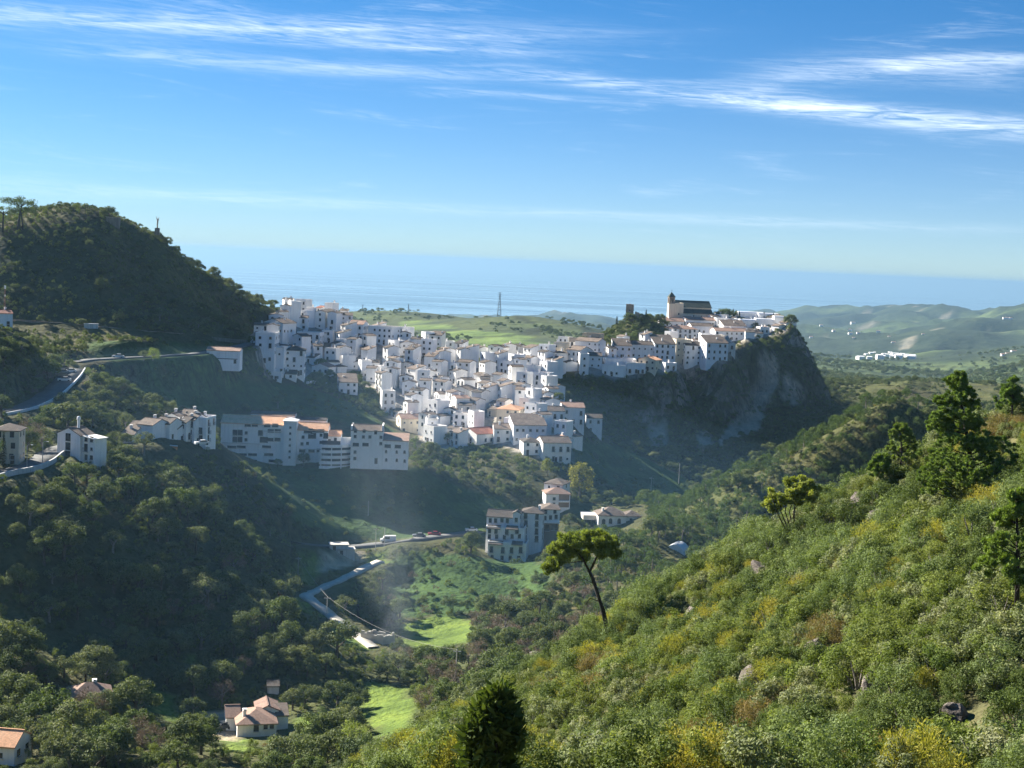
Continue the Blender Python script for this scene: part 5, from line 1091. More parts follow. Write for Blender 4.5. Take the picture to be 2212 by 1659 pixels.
def scatter_stuff(name, kind_list, pts, kind_label):
    """pts: x, y, z, scale, yaw, prototype number; one object of countless plants"""
    col = bpy.data.collections.new(name + '_kinds'); k = 0
    for kd in kind_list:
        for (cr, tr) in PR[kd]:
            o = bpy.data.objects.new('plant_%03d' % k, cr); col.objects.link(o); k += 1
    P = np.asarray(pts, float); me = bpy.data.meshes.new(name); me.vertices.add(len(P)); me.vertices.foreach_set('co', P[:, :3].astype(np.float32).ravel())
    for nm, tp, c in (('scl', 'FLOAT', 3), ('yaw', 'FLOAT', 4), ('pick', 'INT', 5)):
        a = me.attributes.new(nm, tp, 'POINT'); a.data.foreach_set('value', P[:, c].astype(np.int32 if tp == 'INT' else np.float32))
    o = link(name, me); tag(o, kind_label, None, None, 'stuff')
    ng = bpy.data.node_groups.new(name + '_scatter', 'GeometryNodeTree'); ng.interface.new_socket('Geometry', in_out='INPUT', socket_type='NodeSocketGeometry'); ng.interface.new_socket('Geometry', in_out='OUTPUT', socket_type='NodeSocketGeometry')
    gi, go = ng.nodes.new('NodeGroupInput'), ng.nodes.new('NodeGroupOutput'); ip = ng.nodes.new('GeometryNodeInstanceOnPoints'); ci = ng.nodes.new('GeometryNodeCollectionInfo')
    ci.inputs['Collection'].default_value = col; ci.inputs['Separate Children'].default_value = True; ci.inputs['Reset Children'].default_value = True
    def attr(nm, tp):
        a = ng.nodes.new('GeometryNodeInputNamedAttribute'); a.data_type = tp; a.inputs['Name'].default_value = nm; return a.outputs['Attribute']
    cx = ng.nodes.new('ShaderNodeCombineXYZ'); ng.links.new(attr('yaw', 'FLOAT'), cx.inputs[2]); ng.links.new(gi.outputs[0], ip.inputs['Points']); ng.links.new(ci.outputs[0], ip.inputs['Instance']); ip.inputs['Pick Instance'].default_value = True
    ng.links.new(attr('pick', 'INT'), ip.inputs['Instance Index']); ng.links.new(cx.outputs[0], ip.inputs['Rotation']); ng.links.new(attr('scl', 'FLOAT'), ip.inputs['Scale']); ng.links.new(ip.outputs[0], go.inputs[0])
    md = o.modifiers.new('scatter', 'NODES'); md.node_group = ng; return o
g0 = np.random.RandomState(9)
def jitter(x0, x1, y0, y1, c):
    a, b = np.meshgrid(np.arange(x0, x1, c), np.arange(y0, y1, c)); return (a + g0.uniform(-.5, .5, a.shape) * c).ravel(), (b + g0.uniform(-.5, .5, b.shape) * c).ravel()
FT = np.array(FOOT); RP = np.concatenate([np.c_[C[:, :2], np.full(len(C), w / 2)] for C, w in road_paths.values()])
def free(x, y, m=0.6):
    ok = np.ones(len(x), bool)
    for T, mm in ((FT, m), (RP, 1.2)):
        for s in range(0, len(x), 4000):
            d2 = (x[s:s + 4000, None] - T[None, :, 0]) ** 2 + (y[s:s + 4000, None] - T[None, :, 1]) ** 2; ok[s:s + 4000] &= (d2 > (T[None, :, 2] + mm) ** 2).all(1)
    return ok
KEEP = [[(485,1522),(632,1522),(632,1592),(485,1600)],[(640,1278),(700,1258),(800,1203),(830,1208),(815,1225),(760,1258),(690,1286),(720,1308),(822,1395),(800,1412),(740,1367),(690,1325),(640,1297)],[(690,1172),(775,1175),(792,1215),(690,1240)],[(770,1342),(838,1345),(835,1388),(795,1388)],[(120,830),(125,795),(180,790),(180,825),(140,840)],[(60,875),(100,850),(115,862),(60,890)],[(30,985),(60,975),(108,975),(105,1003),(60,1022),(20,1030)],[(285,893),(450,888),(450,962),(400,985),(330,990),(290,970)],[(475,895),(885,900),(885,1000),(480,992)],[(106,920),(202,920),(202,990),(115,985)],[(0,915),(38,915),(38,985),(0,985)],[(1036,1100),(1210,1085),(1212,1160),(1140,1208),(1045,1212)],[(1160,1018),(1234,1018),(1234,1095),(1165,1095)],[(1252,1083),(1392,1090),(1392,1136),(1290,1138)],[(180,762),(445,756),(445,782),(180,788)],[(0,686),(532,728),(532,742),(0,704)],[(438,747),(520,747),(520,797),(438,797)],[(640,1163),(1035,1138),(1035,1154),(830,1182),(640,1190)],[(1425,1170),(1480,1170),(1478,1205),(1430,1205)],[(-10,1592),(24,1592),(24,1652),(-10,1652)],[(868,1345),(930,1335),(1012,1330),(1012,1382),(920,1405),(868,1390)],[(800,1475),(880,1490),(900,1555),(850,1600),(790,1555)],[(325,1492),(370,1500),(385,1555),(345,1550)],[(600,1225),(690,1200),(690,1240),(620,1252)],[(586,805),(660,755),(662,815),(600,826)],[(728,824),(776,826),(776,850),(732,852)],[(860,905),(950,905),(1030,935),(1235,955),(1235,995),(1120,985),(1050,955),(950,955),(865,935)],[(1175,880),(1302,880),(1302,936),(1180,925)],[(1325,745),(1590,740),(1590,775),(1480,785),(1400,795),(1300,805),(1225,795),(1225,760)],[(1440,690),(1620,690),(1620,735),(1520,740),(1445,728)],[(1440,630),(1545,645),(1545,690),(1440,690)],[(1345,650),(1380,655),(1380,686),(1350,688)]]
def hides(x, y, z, top, rad, ymax=1e9):
    # would a plant here stand in front of one of the buildings, roads or meadows?
    bad = np.zeros(len(x), bool)
    for f in (0.35, 0.7, 1.0):
        for q in (-.7, 0, .7):
            u_, v_ = proj(x + q * rad, y, z + top * f)
            for pl in KEEP: bad |= inpoly(u_, v_, pl)
    return bad
def slope_at(x, y): return np.hypot(ground(x + 2, y) - ground(x - 2, y), ground(x, y + 2) - ground(x, y - 2)) / 4
# ---- wooded slopes
x, y = jitter(-330, 330, 206, 900, 4.4); k = np.abs(x / y) < .37; x, y = x[k], y[k]; z = ground(x, y); k = seen(x, y, z + 5, .004); x, y, z = x[k], y[k], z[k]; u, v = proj(x, y, z)
k = (v < 1760) & (u > -60) & (u < 2270); x, y, z, u, v = x[k], y[k], z[k], u[k], v[k]
sl = slope_at(x, y); vil = m_any(VILLAGE, u, v); grs = m_any(GRASS, u, v); fld = m_any(FIELDS, u, v) | m_any(DIRT, u, v); drk = m_any(DARKHILL, u, v)
knoll = inpoly(u, v, [(1295, 735), (1330, 690), (1440, 690), (1450, 715), (1430, 742), (1330, 745)])
dens = np.full(len(x), .80); clump = fbm(x, y, 22, 3, 51); dens += np.clip(clump, -.5, .5) * .7
sad = (y > 700) & (u > 850) & (u < 1240) & (v < 860); valley = (u > 830) & (u < 1300) & (v > 1200) & (y > 250); ridgeB = (x > 40) & (y > 300) & (y < 600) & (u > 1380); pinew = (u > 1250) & (u < 1700) & (v > 1080) & (y > 215) & (y < 470)
dens = np.where(grs, np.where((v > 1180) & (u > 830), .26, .04), dens); dens = np.where(fld, 0.015, dens); dens = np.where(vil & ~knoll, .0, dens); dens = np.where(drk, .22, dens); dens = np.where(sl > 1.15, dens * .75, dens); dens = np.where(sad, .15, dens)  # extra trees on the slope above the valley field, added to shade it
dens = np.where(m_any(ROCKFACE, u, v), .05, dens); dens = np.where(ridgeB | pinew, .95, dens); dens = np.where(knoll, .95, dens); dens = np.where((y < 300) & (u < 700), dens * .8, dens)
k = (g0.rand(len(x)) < dens) & free(x, y, 1.2) & (~hides(x, y, z, 5.0, 2.6) | knoll); x, y, z, u, v, sl = x[k], y[k], z[k], u[k], v[k], sl[k]; ridgeB, pinew, knoll, drk, grs, valley = ridgeB[k], pinew[k], knoll[k], drk[k], grs[k], valley[k]
n = len(x); sc = g0.uniform(.42, 1.2, n) * np.where(y < 470, 1.0, .64); sc = np.where(g0.rand(n) < .2, sc * 1.35, sc); sc = np.where((v < 505) & (u < 400), sc * .5, sc); sc = np.where(drk | grs, sc * .6, sc); sc = np.where(knoll, .7, sc); sc = np.where(sl > .9, sc * .7, sc)
rnd = g0.rand(n); kind = np.where(rnd < .70, 0, np.where(rnd < .84, 1, np.where(rnd < .90, 2, np.where(y > 480, 0, 3))))     # oak, olive, bare, lentisk bush
kind = np.where(ridgeB | pinew, np.where(rnd < .85, 4, 0), kind); kind = np.where((y > 520) & (kind == 2), 0, kind); kind = np.where(valley & (rnd < .25), 2, kind); kind = np.where(valley & (rnd > .7), 3, kind)
KN = ['oak', 'olive', 'bare', 's_green', 'pinefar']; nv = [len(PR[q]) for q in KN]; offs = np.r_[0, np.cumsum(nv)]
sc = np.where(kind == 3, sc * 1.9, sc); sc = np.where(kind == 4, sc * .85, sc); sc = np.where(ridgeB, np.clip(sc, .6, 1.2) * np.where(y > 470, 1.35, 1.1), sc)
var = (g0.rand(n) * 100).astype(int); rz = g0.uniform(0, 6.28, n); app = sc / y
def zone(u, v, y):
    if y > 560 and u < 640: return 'on the wooded hill at upper left'
    if u < 640 and v < 880 and y > 400: return 'by the hillside road on the left'
    if u < 480 and v < 1010: return 'around the left road houses'
    if u < 660 and v < 1150: return 'on the slope under the terraced houses'
    if u < 660 and v < 1330: return 'on the wooded slope left of the valley'
    if u < 660 and v < 1480: return 'at the foot of the left slope'
    if u < 880 and v >= 1480: return 'around the farmhouse'
    if u < 880: return 'beside the white valley road'
    if u < 1250 and v > 1180: return 'around the bright valley field'
    if u < 1250 and y < 620: return 'below the village houses'
    if y > 620: return 'on the slopes of the rock'
    return 'on the far ridge crest at right' if v < 1000 else 'on the pine ridge behind the strawberry tree' if u > 1560 else 'on the pine slope right of the villa' if u > 1400 else 'on the pine slope behind the umbrella pine'
names = {0: ('oak_tree', 'round dark oak', 'tree', 'oaks'), 1: ('olive_tree', 'grey-green olive tree', 'tree', 'olive trees'), 2: ('bare_tree', 'leafless brownish tree', 'tree', 'bare trees'), 3: ('tall_bush', 'bright green bush', 'bush', 'bushes'), 4: ('pine_tree', 'rounded pine', 'pine', 'pines')}
things = np.zeros(n, bool); LAB = []
for kd in range(5):
    c = np.nonzero((kind == kd) & (u > -30) & (u < 2240) & (v < 1690))[0]; c = c[np.argsort(-app[c])][:(290, 110, 60, 60, 200)[kd]]; things[c] = True
for i in np.nonzero(things)[0]:
    nm, lb, ct, gr = names[kind[i]]; zn = zone(u[i], v[i], y[i]); big = 'large' if sc[i] * (.55 if kind[i] == 3 else 1) > 1.0 else 'small' if sc[i] * (.55 if kind[i] == 3 else 1) < .62 else 'mid-sized'
    LAB.append((plant(nm, KN[kind[i]], var[i], x[i], y[i], z[i] - .15, float(sc[i]), float(rz[i]), f'{big} {lb} {zn}', ct, f'{gr} {zn}', ('stem', 'foliage') if kind[i] == 3 else ('trunk', 'crown')), u[i]))
r = np.nonzero(~things)[0]
scatter_stuff('woodland', KN, np.c_[x[r], y[r], z[r] - .15, sc[r], rz[r], offs[kind[r]] + var[r] % np.array(nv)[kind[r]]], 'rest of the distant oaks and bushes')
print('trees', n, things.sum())
# low scrub filling the ground between
x, y = jitter(-330, 330, 206, 900, 2.5); k = np.abs(x / y) < .37; x, y = x[k], y[k]; z = ground(x, y); k = seen(x, y, z + 1.5, .002); x, y, z = x[k], y[k], z[k]; u, v = proj(x, y, z); k = (v < 1740) & (u > -60) & (u < 2270); x, y, z, u, v = x[k], y[k], z[k], u[k], v[k]
d2 = np.full(len(x), .62) + np.clip(fbm(x, y, 15, 3, 61), -.5, .5) * .8; d2 = np.where(m_any(VILLAGE, u, v), .02, d2); d2 = np.where(m_any(FIELDS, u, v) | m_any(DIRT, u, v), .07, d2); d2 = np.where(m_any(GRASS, u, v), .10, d2); d2 = np.where((y > 700) & (u > 850) & (u < 1240) & (v < 860), .1, d2)
d2 = np.where(m_any(ROCKFACE, u, v), .06, d2); d2 = np.where(slope_at(x, y) > 1.2, d2 * 1.1, d2)
k = (g0.rand(len(x)) < d2) & free(x, y, .2) & ~hides(x, y, z, 1.0, .8); x, y, z = x[k], y[k], z[k]; n = len(x); kk = np.array([1, 5, 3, 2, 4, 5])[np.searchsorted([.40, .72, .88, .97, .985], g0.rand(n))]
scatter_stuff('scrub', ['s_' + q for q in SHK], np.c_[x, y, z - .1, np.where(m_any(FIELDS, *proj(x, y, z)), .35, 1.0) * g0.uniform(.6, 1.35, n), g0.uniform(0, 6.28, n), kk * 4 + g0.randint(0, 4, n)], 'low scrub covering the valley slopes')
print('scrub', n)
# ---- near hillside
x, y = jitter(-60, 130, 24, 200, 1.02); k = (np.abs(x / y) < .40); x, y = x[k], y[k]; z = ground(x, y); k = seen(x, y, z + 1.2, .012); x, y, z = x[k], y[k], z[k]; u, v = proj(x, y, z); k = (v < 1850) & (u > 770) & (u < 2300); x, y, z, u, v = x[k], y[k], z[k], u[k], v[k]
ROCKS = [(1620,1500,62,40,'tall dark boulder leaning on the near hillside'),(1590,1480,40,26,'dark rock beside the tall boulder'),(1775,1425,70,30,'dark angular outcrop with a deep shadow'),(1745,1470,50,24,'low dark rock under the angular outcrop'),(1490,1345,50,22,'grey rock ledge in the middle of the near hillside'),(1530,1335,40,14,'flat pale rock slab on the near hillside'),(1290,1470,52,20,'dark hollow rock in the lower hillside'),(1160,1445,42,26,'pale slanting rock at the left edge of the hillside'),(1590,1645,80,26,'long striped rock near the lower edge'),(1460,1640,34,16,'small white rock at the lower edge'),(1640,1235,46,16,'weathered ledge high on the hillside'),(1680,1210,40,12,'thin pale ledge below the multi-stemmed tree'),(1850,1090,46,20,'brown rock under the left pines'),(1900,1120,70,14,'pale fallen slabs below the tall pine'),(1960,1130,50,16,'small grey slab next to the fallen slabs'),(2170,980,60,22,'layered grey ledge at the right edge'),(2185,1010,50,20,'second layered ledge at the right edge'),(1985,1390,60,22,'dark rock amid yellow bushes'),(2060,1560,56,26,'grey stones under the silvery shrub'),(1880,1500,56,30,'brown rock patch among grey shrubs'),(1400,1300,30,12,'small rock ledge below the stone pine'),(1350,1360,26,12,'small dark rock near the stone pine'),(1040,1545,40,16,'half-hidden rock at the lower left of the hillside'),(2100,1330,44,18,'pale rock among bushes on the right')]
rk = []
for (ru, rv, rw, rh, lab) in ROCKS: p = hit(ru, rv); rk.append((p, 1.0 * rw * p.y / FPX, 1.1 * rh * p.y / FPX, lab))
keep = np.ones(len(x), bool)
for (p, w, h, lab) in rk: keep &= (x - p.x) ** 2 + (y - (p.y - w * 1.0)) ** 2 > (w * .75 + .5) ** 2
thin = fbm(x, y, 9, 3, 71); keep &= g0.rand(len(x)) < np.clip(.92 + thin * 1.0, .4, 1); x, y, z, u, v = x[keep], y[keep], z[keep], u[keep], v[keep]; n = len(x)
pn = fbm(x, y, 10, 2, 81) * 1.2 + .5 + g0.uniform(-.16, .16, n); pk = np.clip(np.searchsorted([.14, .34, .56, .66, .80], pn), 0, 5); kk = np.array([4, 2, 1, 0, 3, 5])[pk]; rr_ = g0.rand(n); kk = np.where(rr_ < .13, 1, np.where(rr_ < .24, 2, np.where(rr_ < .27, 0, np.where(rr_ < .42, 5, kk))))
sc = np.exp(g0.normal(-.24, .52, n)); sc = np.clip(sc, .34, 2.2); sc = np.where(kk == 3, sc * 1.25, sc); sc = np.minimum(sc, .55 + y / 75); app = sc / y; var = g0.randint(0, 4, n); rz = g0.uniform(0, 6.28, n)
big = np.zeros(n, bool); c = np.nonzero((u > -10) & (u < 2225) & (v < 1690))[0]; big[c[np.argsort(-app[c])][:480]] = True
SN = {0: ('broom_bush', 'yellow-green broom bush'), 1: ('lentisk_bush', 'fresh green leafy bush'), 2: ('rockrose_bush', 'pale grey-green bush'), 3: ('wild_olive_bush', 'silvery olive-green shrub'), 4: ('heath_bush', 'brownish dry bush'), 5: ('dark_bush', 'dark green bush')}
def zone2(u, v):
    a = 'left part' if u < 1300 else 'middle' if u < 1750 else 'right part'; b = 'at bottom' if v > 1560 else 'half way down' if v > 1330 else 'near crest'; return f'{b}, {a} of near hillside'
for i in np.nonzero(big)[0]:
    nm, lb = SN[kk[i]]; zn = zone2(u[i], v[i]); LAB.append((plant(nm, 's_' + SHK[kk[i]], var[i], x[i], y[i], z[i] - .12, float(sc[i]), float(rz[i]), f"{'spreading' if sc[i] > 1.3 else 'low' if sc[i] < .75 else 'rounded'} {lb} {zn}", 'bush', f'{lb}es {zn}', ('stem', 'foliage')), u[i]))
r = np.nonzero(~big)[0]; scatter_stuff('hillside_shrubs', ['s_' + q for q in SHK], np.c_[x[r], y[r], z[r] - .12, sc[r], rz[r], kk[r] * 4 + var[r]], 'smaller bushes covering the near hillside'); print('shrubs', n)
# each plant named by its place among its like, counted from the left
_by = {}
for (e, uu) in LAB: _by.setdefault(e['label'], []).append((uu, e))
for lab, lst in _by.items():
    if len(lst) < 2: continue
    for i, (uu, e) in enumerate(sorted(lst, key=lambda q: q[0])):
        if i < len(ORD): e['label'] = f'{ORD[i]} from left, ' + lab
# rocks
def rock_mat():
    m, t, b, o = new_mat('hillside_rock'); g = t.nodes.new('ShaderNodeNewGeometry'); st = t.nodes.new('ShaderNodeMapping'); st.inputs['Rotation'].default_value = (.5, .4, 0); st.inputs['Scale'].default_value = (1, 1, 4); t.links.new(g.outputs['Position'], st.inputs[0])
    n1 = noise(t, 1.2, 8, st.outputs[0], .7, .5); t.links.new(ramp(t, n1, [(.34, (.03, .025, .022)), (.5, (.13, .105, .09)), (.72, (.32, .28, .24))]), b.inputs['Base Color']); b.inputs['Roughness'].default_value = .9; bump(t, b, n1, 1.0, .25); return m
MAT['rock'] = rock_mat()
for i, (p, w, h, lab) in enumerate(rk):
    g = np.random.RandomState(700 + i); me = bpy.data.meshes.new('rock'); import bmesh
    bm = bmesh.new(); bmesh.ops.create_icosphere(bm, subdivisions=3, radius=1.0); pl = [(Vector(g.randn(3)).normalized(), g.uniform(.45, .85)) for _ in range(9)]
    for q in bm.verts:
        c = q.co.copy()
        for (nrm, dd) in pl:
            e_ = c.dot(nrm) - dd
            if e_ > 0: c -= nrm * e_
        c += c.normalized() * float(vnoise(c.x * 3 + i, c.y * 3 + c.z * 2, 1.0, 7)) * .22; q.co = (c.x * w * .62, c.y * w * .55, c.z * h * 1.15)
    bm.to_mesh(me); bm.free(); me.materials.append(MAT['rock']); o = link('rock', me, None, (p.x, p.y, p.z + h * .22)); o.rotation_euler = (g.uniform(-.2, .2), .25, g.uniform(0, 6)); tag(o, lab, 'rock', 'rocks on the near hillside')
# ------------------------------------------------------------------ trees that stand out
LEAF['stonepine'] = leaf_mat('stone_pine_needle', [(.15, .20, .05), (.17, .21, .055)], .32)
LEAF['broadleaf'] = leaf_mat('strawberry_tree_leaf', [(.19, .24, .05), (.21, .24, .06)], .35)
NEED = 120
def needle_tree(name, label, cat, u0, v0, d, trunk, limbs, lobes, size, mat, bark, tuft, group=None, aspect=.26, needle=True):
    """trunk and limbs: lists of (u, v, depth offset, radius); lobes: (u, v, depth offset, rx, ry, tufts) in frame pixels"""
    o = at(u0, v0, d); k = d / FPX; e = empty(name, o); tag(e, label, cat, group); g = np.random.RandomState(int(u0))
    L_ = lambda u, v, dy: tuple(at(u, v, d + dy) - o)
    b = MB(); b.tube([L_(*q[:3]) for q in trunk], [q[3] for q in trunk], 8); b.build('trunk', MAT[bark], e, smooth=True)
    for lb in limbs: MB().tube([L_(*q[:3]) for q in lb], [q[3] for q in lb], 6).build('limb', MAT[bark], e, smooth=True)
    cl = []
    for (u, v, dy, rx, ry, n) in lobes:
        c = np.array(L_(u, v, dy))
        for i in range(n):
            q = g.randn(3); q /= np.linalg.norm(q); rr = .45 + .55 * g.rand() ** .6; cl.append((c + q * rr * np.array((rx * k, rx * k, ry * k)), (tuft, tuft, tuft * .8), NEED))
    link('crown', leaf_cloud('crown', g, cl, size, LEAF[mat], aspect, .3, needle=needle, cvspread=.7), e); return e
p = hit(1312, 1394); d = p.y
needle_tree('stone_pine', 'solitary umbrella pine with forked leaning trunk on the crest of the near hillside', 'pine', 1312, 1365, d,
 [(1314,1372,0,.22),(1303,1320,0,.20),(1290,1280,0,.17),(1280,1248,0,.16),(1272,1232,0,.15)],
 [[(1272,1232,0,.13),(1258,1205,-.3,.10),(1240,1185,-.5,.07),(1215,1170,-.8,.04)],[(1274,1235,0,.12),(1288,1205,.3,.09),(1303,1180,.5,.06),(1320,1165,.7,.04)],[(1262,1212,0,.06),(1235,1215,.4,.04),(1200,1212,.6,.02)],[(1284,1262,0,.05),(1262,1250,.2,.04),(1235,1258,.3,.02)],[(1296,1300,0,.06),(1275,1292,.2,.05),(1262,1310,.2,.035),(1256,1345,.2,.02)],[(1258,1205,0,.06),(1250,1180,1.0,.04),(1262,1160,1.4,.02)]],
 [(1206,1195,-.6,31,28,32),(1235,1172,-.2,34,24,34),(1192,1222,-.4,20,16,14),(1250,1195,.8,26,16,16),(1295,1168,.4,36,24,34),(1318,1184,.6,24,24,22),(1270,1160,.9,24,14,14),(1225,1200,1.2,26,14,12),(1300,1190,-.4,20,12,10)], .15, 'stonepine', 'darkbark', .40)
p = hit(2112, 1100); d = p.y; tr = [(2116,1110,0,.20),(2104,1040,0,.18),(2092,960,0,.15),(2080,890,0,.11),(2070,840,0,.07),(2066,805,0,.03)]
lm, lo = [], []; gg = np.random.RandomState(3)
for i in range(95):
    t_ = gg.rand() ** 1.35 * .93 + .04; vv = 1110 - 305 * t_; uu = np.interp(vv, [q[1] for q in tr][::-1], [q[0] for q in tr][::-1]); a = gg.uniform(0, 2 * math.pi); reach = (1 - t_) * 150 * gg.uniform(.5, 1.05) + 9
    du = math.cos(a) * reach * (1.15 if math.cos(a) < 0 else .8); dy = math.sin(a) * reach * d / FPX; up = reach * gg.uniform(.25, .6); s_ = 1 - .7 * t_
    lm.append([(uu, vv, 0, .055 * s_ + .01), (uu + du * .5, vv - up * .35, dy * .5, .035 * s_ + .006), (uu + du, vv - up, dy, .012)])
    lo.append((uu + du * .92, vv - up * .9, dy * .92, 11 + 16 * (1 - t_), 9 + 8 * (1 - t_), 11)); lo.append((uu + du * .55, vv - up * .5, dy * .55, 14, 9, 6))
lo += [(float(np.interp(vq, [q[1] for q in tr][::-1], [q[0] for q in tr][::-1])) - 6, vq, 0, (vq - 790) * .27 + 6, 16, int((vq - 780) * .09) + 6) for vq in range(825, 1060, 22)]; lo.append((2066, 812, 0, 16, 22, 14)); lo.append((2074, 845, .2, 14, 20, 12)); lo.append((2064, 830, -.2, 10, 16, 10))
needle_tree('tall_pine', 'tall broad pine with visible trunk at the right of the near hillside', 'pine', 2112, 1105, d, tr, lm, lo, .08, 'pine', 'darkbark', .15)
for (ub, vb, vt, wd, lab, seed) in ((1945, 1025, 915, 60, 'smaller pine left of the tall pine', 5), (1905, 1045, 985, 50, 'low pine left of the smaller pine', 6), (2196, 1330, 1050, 135, 'wide pine at the right edge under the tall pine', 7), (1068, 1715, 1490, 92, 'dark pointed pine in the lower middle of the hillside edge', 8), (2185, 900, 815, 40, 'pine top at the far right of the hillside crest', 9)):
    d = hit(ub, vb + 28).y; g1 = np.random.RandomState(seed); hh = vb - vt; tr = [(ub, vb + 10, 0, .12), (ub + 3, vb - hh * .5, 0, .08), (ub - 2, vt + 6, 0, .02)]; lm, lo = [], []
    for i in range(34):
        t_ = g1.uniform(.12, .95); a = g1.uniform(0, 6.28); rc = (1 - t_) ** .95 * wd * g1.uniform(.55, 1) + 5; du = math.cos(a) * rc; dy = math.sin(a) * rc * d / FPX; lm.append([(ub, vb - hh * t_, 0, .03), (ub + du, vb - hh * t_ - rc * .4, dy, .008)]); lo.append((ub + du * .85, vb - hh * t_ - rc * .35, dy * .85, 6 + wd * .17 * (1.15 - t_), 5 + wd * .11 * (1.15 - t_), 6 if ub > 1200 else 2))
    needle_tree('young_pine', lab, 'pine', ub, vb + 5, d, tr, lm, lo, .11, 'dark' if ub < 1200 else 'pine', 'darkbark', (.24 if ub < 1200 else .15) * max(1, d / 120))
d = hit(1712, 1172).y
stems = [[(1700 + i * 5, 1150, 0, .07), (1690 + i * 9 - 12, 1105, (i - 2) * .3, .05), (1672 + i * 19 - 8, 1062, (i - 2) * .5, .02)] for i in range(5)]
needle_tree('strawberry_tree', 'yellow-green tree with several dark stems on the hillside crest', 'tree', 1712, 1145, d, [(1712,1152,0,.09),(1715,1110,0,.07),(1722,1060,0,.03)], stems, [(1690,1068,0,30,20,22),(1725,1050,.4,34,20,26),(1748,1062,-.3,26,18,18),(1668,1090,.2,18,14,10),(1715,1075,.8,30,14,14)], .13, 'broadleaf', 'darkbark', .42, aspect=.5, needle=False)
# poplars by the villa, willow and others in the valley
for (uu, vb, vt, kd, nm, lab, dm) in ((1252, 1078, 988, 'poplar', 'poplar_tree', 'large yellow-green tree right of the gabled villa', 300), (1182, 1030, 985, 'poplar', 'poplar_tree', 'smaller yellow-green tree behind the gabled villa', 300), (762, 1645, 1548, 'willow', 'willow_tree', 'pale green willow in the lower valley', 200), (718, 1655, 1585, 'bare', 'bare_tree', 'greyish bare tree left of the willow', 200),
        (1046, 1372, 1308, 'bare', 'bare_tree', 'round brownish bare tree at the right end of the field', 250), (485, 790, 762, 'oak', 'oak_tree', 'dark round tree against the white barn wall', 300), (310, 985, 930, 'olive', 'olive_tree', 'grey tree in front of the first terraced house', 300), (655, 1010, 975, 'oak', 'oak_tree', 'dark pointed tree before the school', 300), (600, 1008, 988, 'oak', 'oak_tree', 'smaller dark tree before the school', 300),
        (236, 482, 442, 'oak', 'oak_tree', 'round tree on the hilltop beside the pergola', 500), (692, 800, 770, 'oak', 'oak_tree', 'dark tree right of the small red-roofed house', 400), (1000, 955, 925, 'oak', 'oak_tree', 'dark tree in front of the long hall', 400), (970, 960, 930, 'oak', 'oak_tree', 'dark tree left of the long hall', 400), (330, 785, 752, 'willow', 'bright_bush', 'bright yellow-green bush by the hillside road', 400), (310, 785, 760, 'olive', 'olive_tree', 'pale bush left of the bright bush', 400),
        (600, 882, 850, 'olive', 'olive_tree', 'lone pale tree on the dark grassy slope', 400), (545, 745, 722, 'oak', 'oak_tree', 'round tree at the village entrance', 400), (1360, 700, 672, 'oak', 'oak_tree', 'dark tree at the foot of the castle ruin', 500), (1400, 700, 676, 'oak', 'oak_tree', 'dark tree right of the castle ruin', 500), (1425, 700, 674, 'oak', 'oak_tree', 'dark tree left of the bell tower', 500),
        (1565, 690, 660, 'oak', 'oak_tree', 'dark tree right of the church', 500), (1585, 690, 662, 'oak', 'oak_tree', 'second dark tree right of the church', 500), (1550, 690, 668, 'oak', 'oak_tree', 'small dark tree at the church end', 500), (1708, 712, 676, 'oak', 'oak_tree', 'leafy tree on the very edge of the cliff', 500)):
    p = hit(uu, vb, dm); hpx = (vb - vt) * p.y / FPX; base_h = {'poplar': 9.8, 'willow': 6.9, 'bare': 5.8, 'oak': 6.2, 'olive': 5.7}[kd]; s_ = hpx / base_h
    if kd == 'oak' and 'pointed' in lab: s_ = (s_ * .8, s_ * .8, s_)
    plant(nm, kd, int(uu) % 5, p.x, p.y, p.z - .1, s_, uu, lab, 'tree', None)
for i, (uu, vb, vt) in enumerate(((1583, 690, 664), (1596, 698, 672), (1600, 706, 684), (1607, 706, 686), (1616, 706, 687), (1622, 708, 690), (1634, 708, 690), (1637, 690, 666), (1650, 686, 663), (1670, 690, 672), (1647, 704, 690), (1395, 690, 668), (1332, 700, 672))):
    p = hit(uu, vb + 2, 500); h = (vb - vt) * p.y / FPX; plant('cypress_tree', 'cypress', i, p.x, p.y, p.z, (h / 7 * 1.25, h / 7 * 1.25, h / 7), 1.0 * i, f'{ORD[i]} slim dark cypress counted from the church towards the graveyard' if i < 11 else ('thin cypress right of the castle ruin' if i == 11 else 'small cypress left of the castle ruin'), 'cypress', 'cypresses on the rock')
p = hit(16, 1005, 120); plant('cypress_tree', 'cypress', 1, p.x, p.y - 3, p.z, (1.1, 1.1, 1.15), 0, 'dark cypress in front of the arched house at left edge', 'cypress', None)
for i, (uu, vb, vt, sx, lab) in enumerate(((38, 482, 430, 1.0, 'big umbrella pine on the left hilltop'), (6, 486, 446, .9, 'umbrella pine at the left border of the hilltop'), (50, 482, 448, .55, 'small umbrella pine under the big one'))):
    p = hit(uu, vb + 14, 450); h = (vb + 8 - vt) * p.y / FPX; plant('umbrella_pine', 'umbrella', i, p.x, p.y, p.z, (h / 7.6 * 1.45, h / 7.6 * 1.45, h / 7.6 * 1.15), i, lab, 'pine', 'umbrella pines on the hilltop')
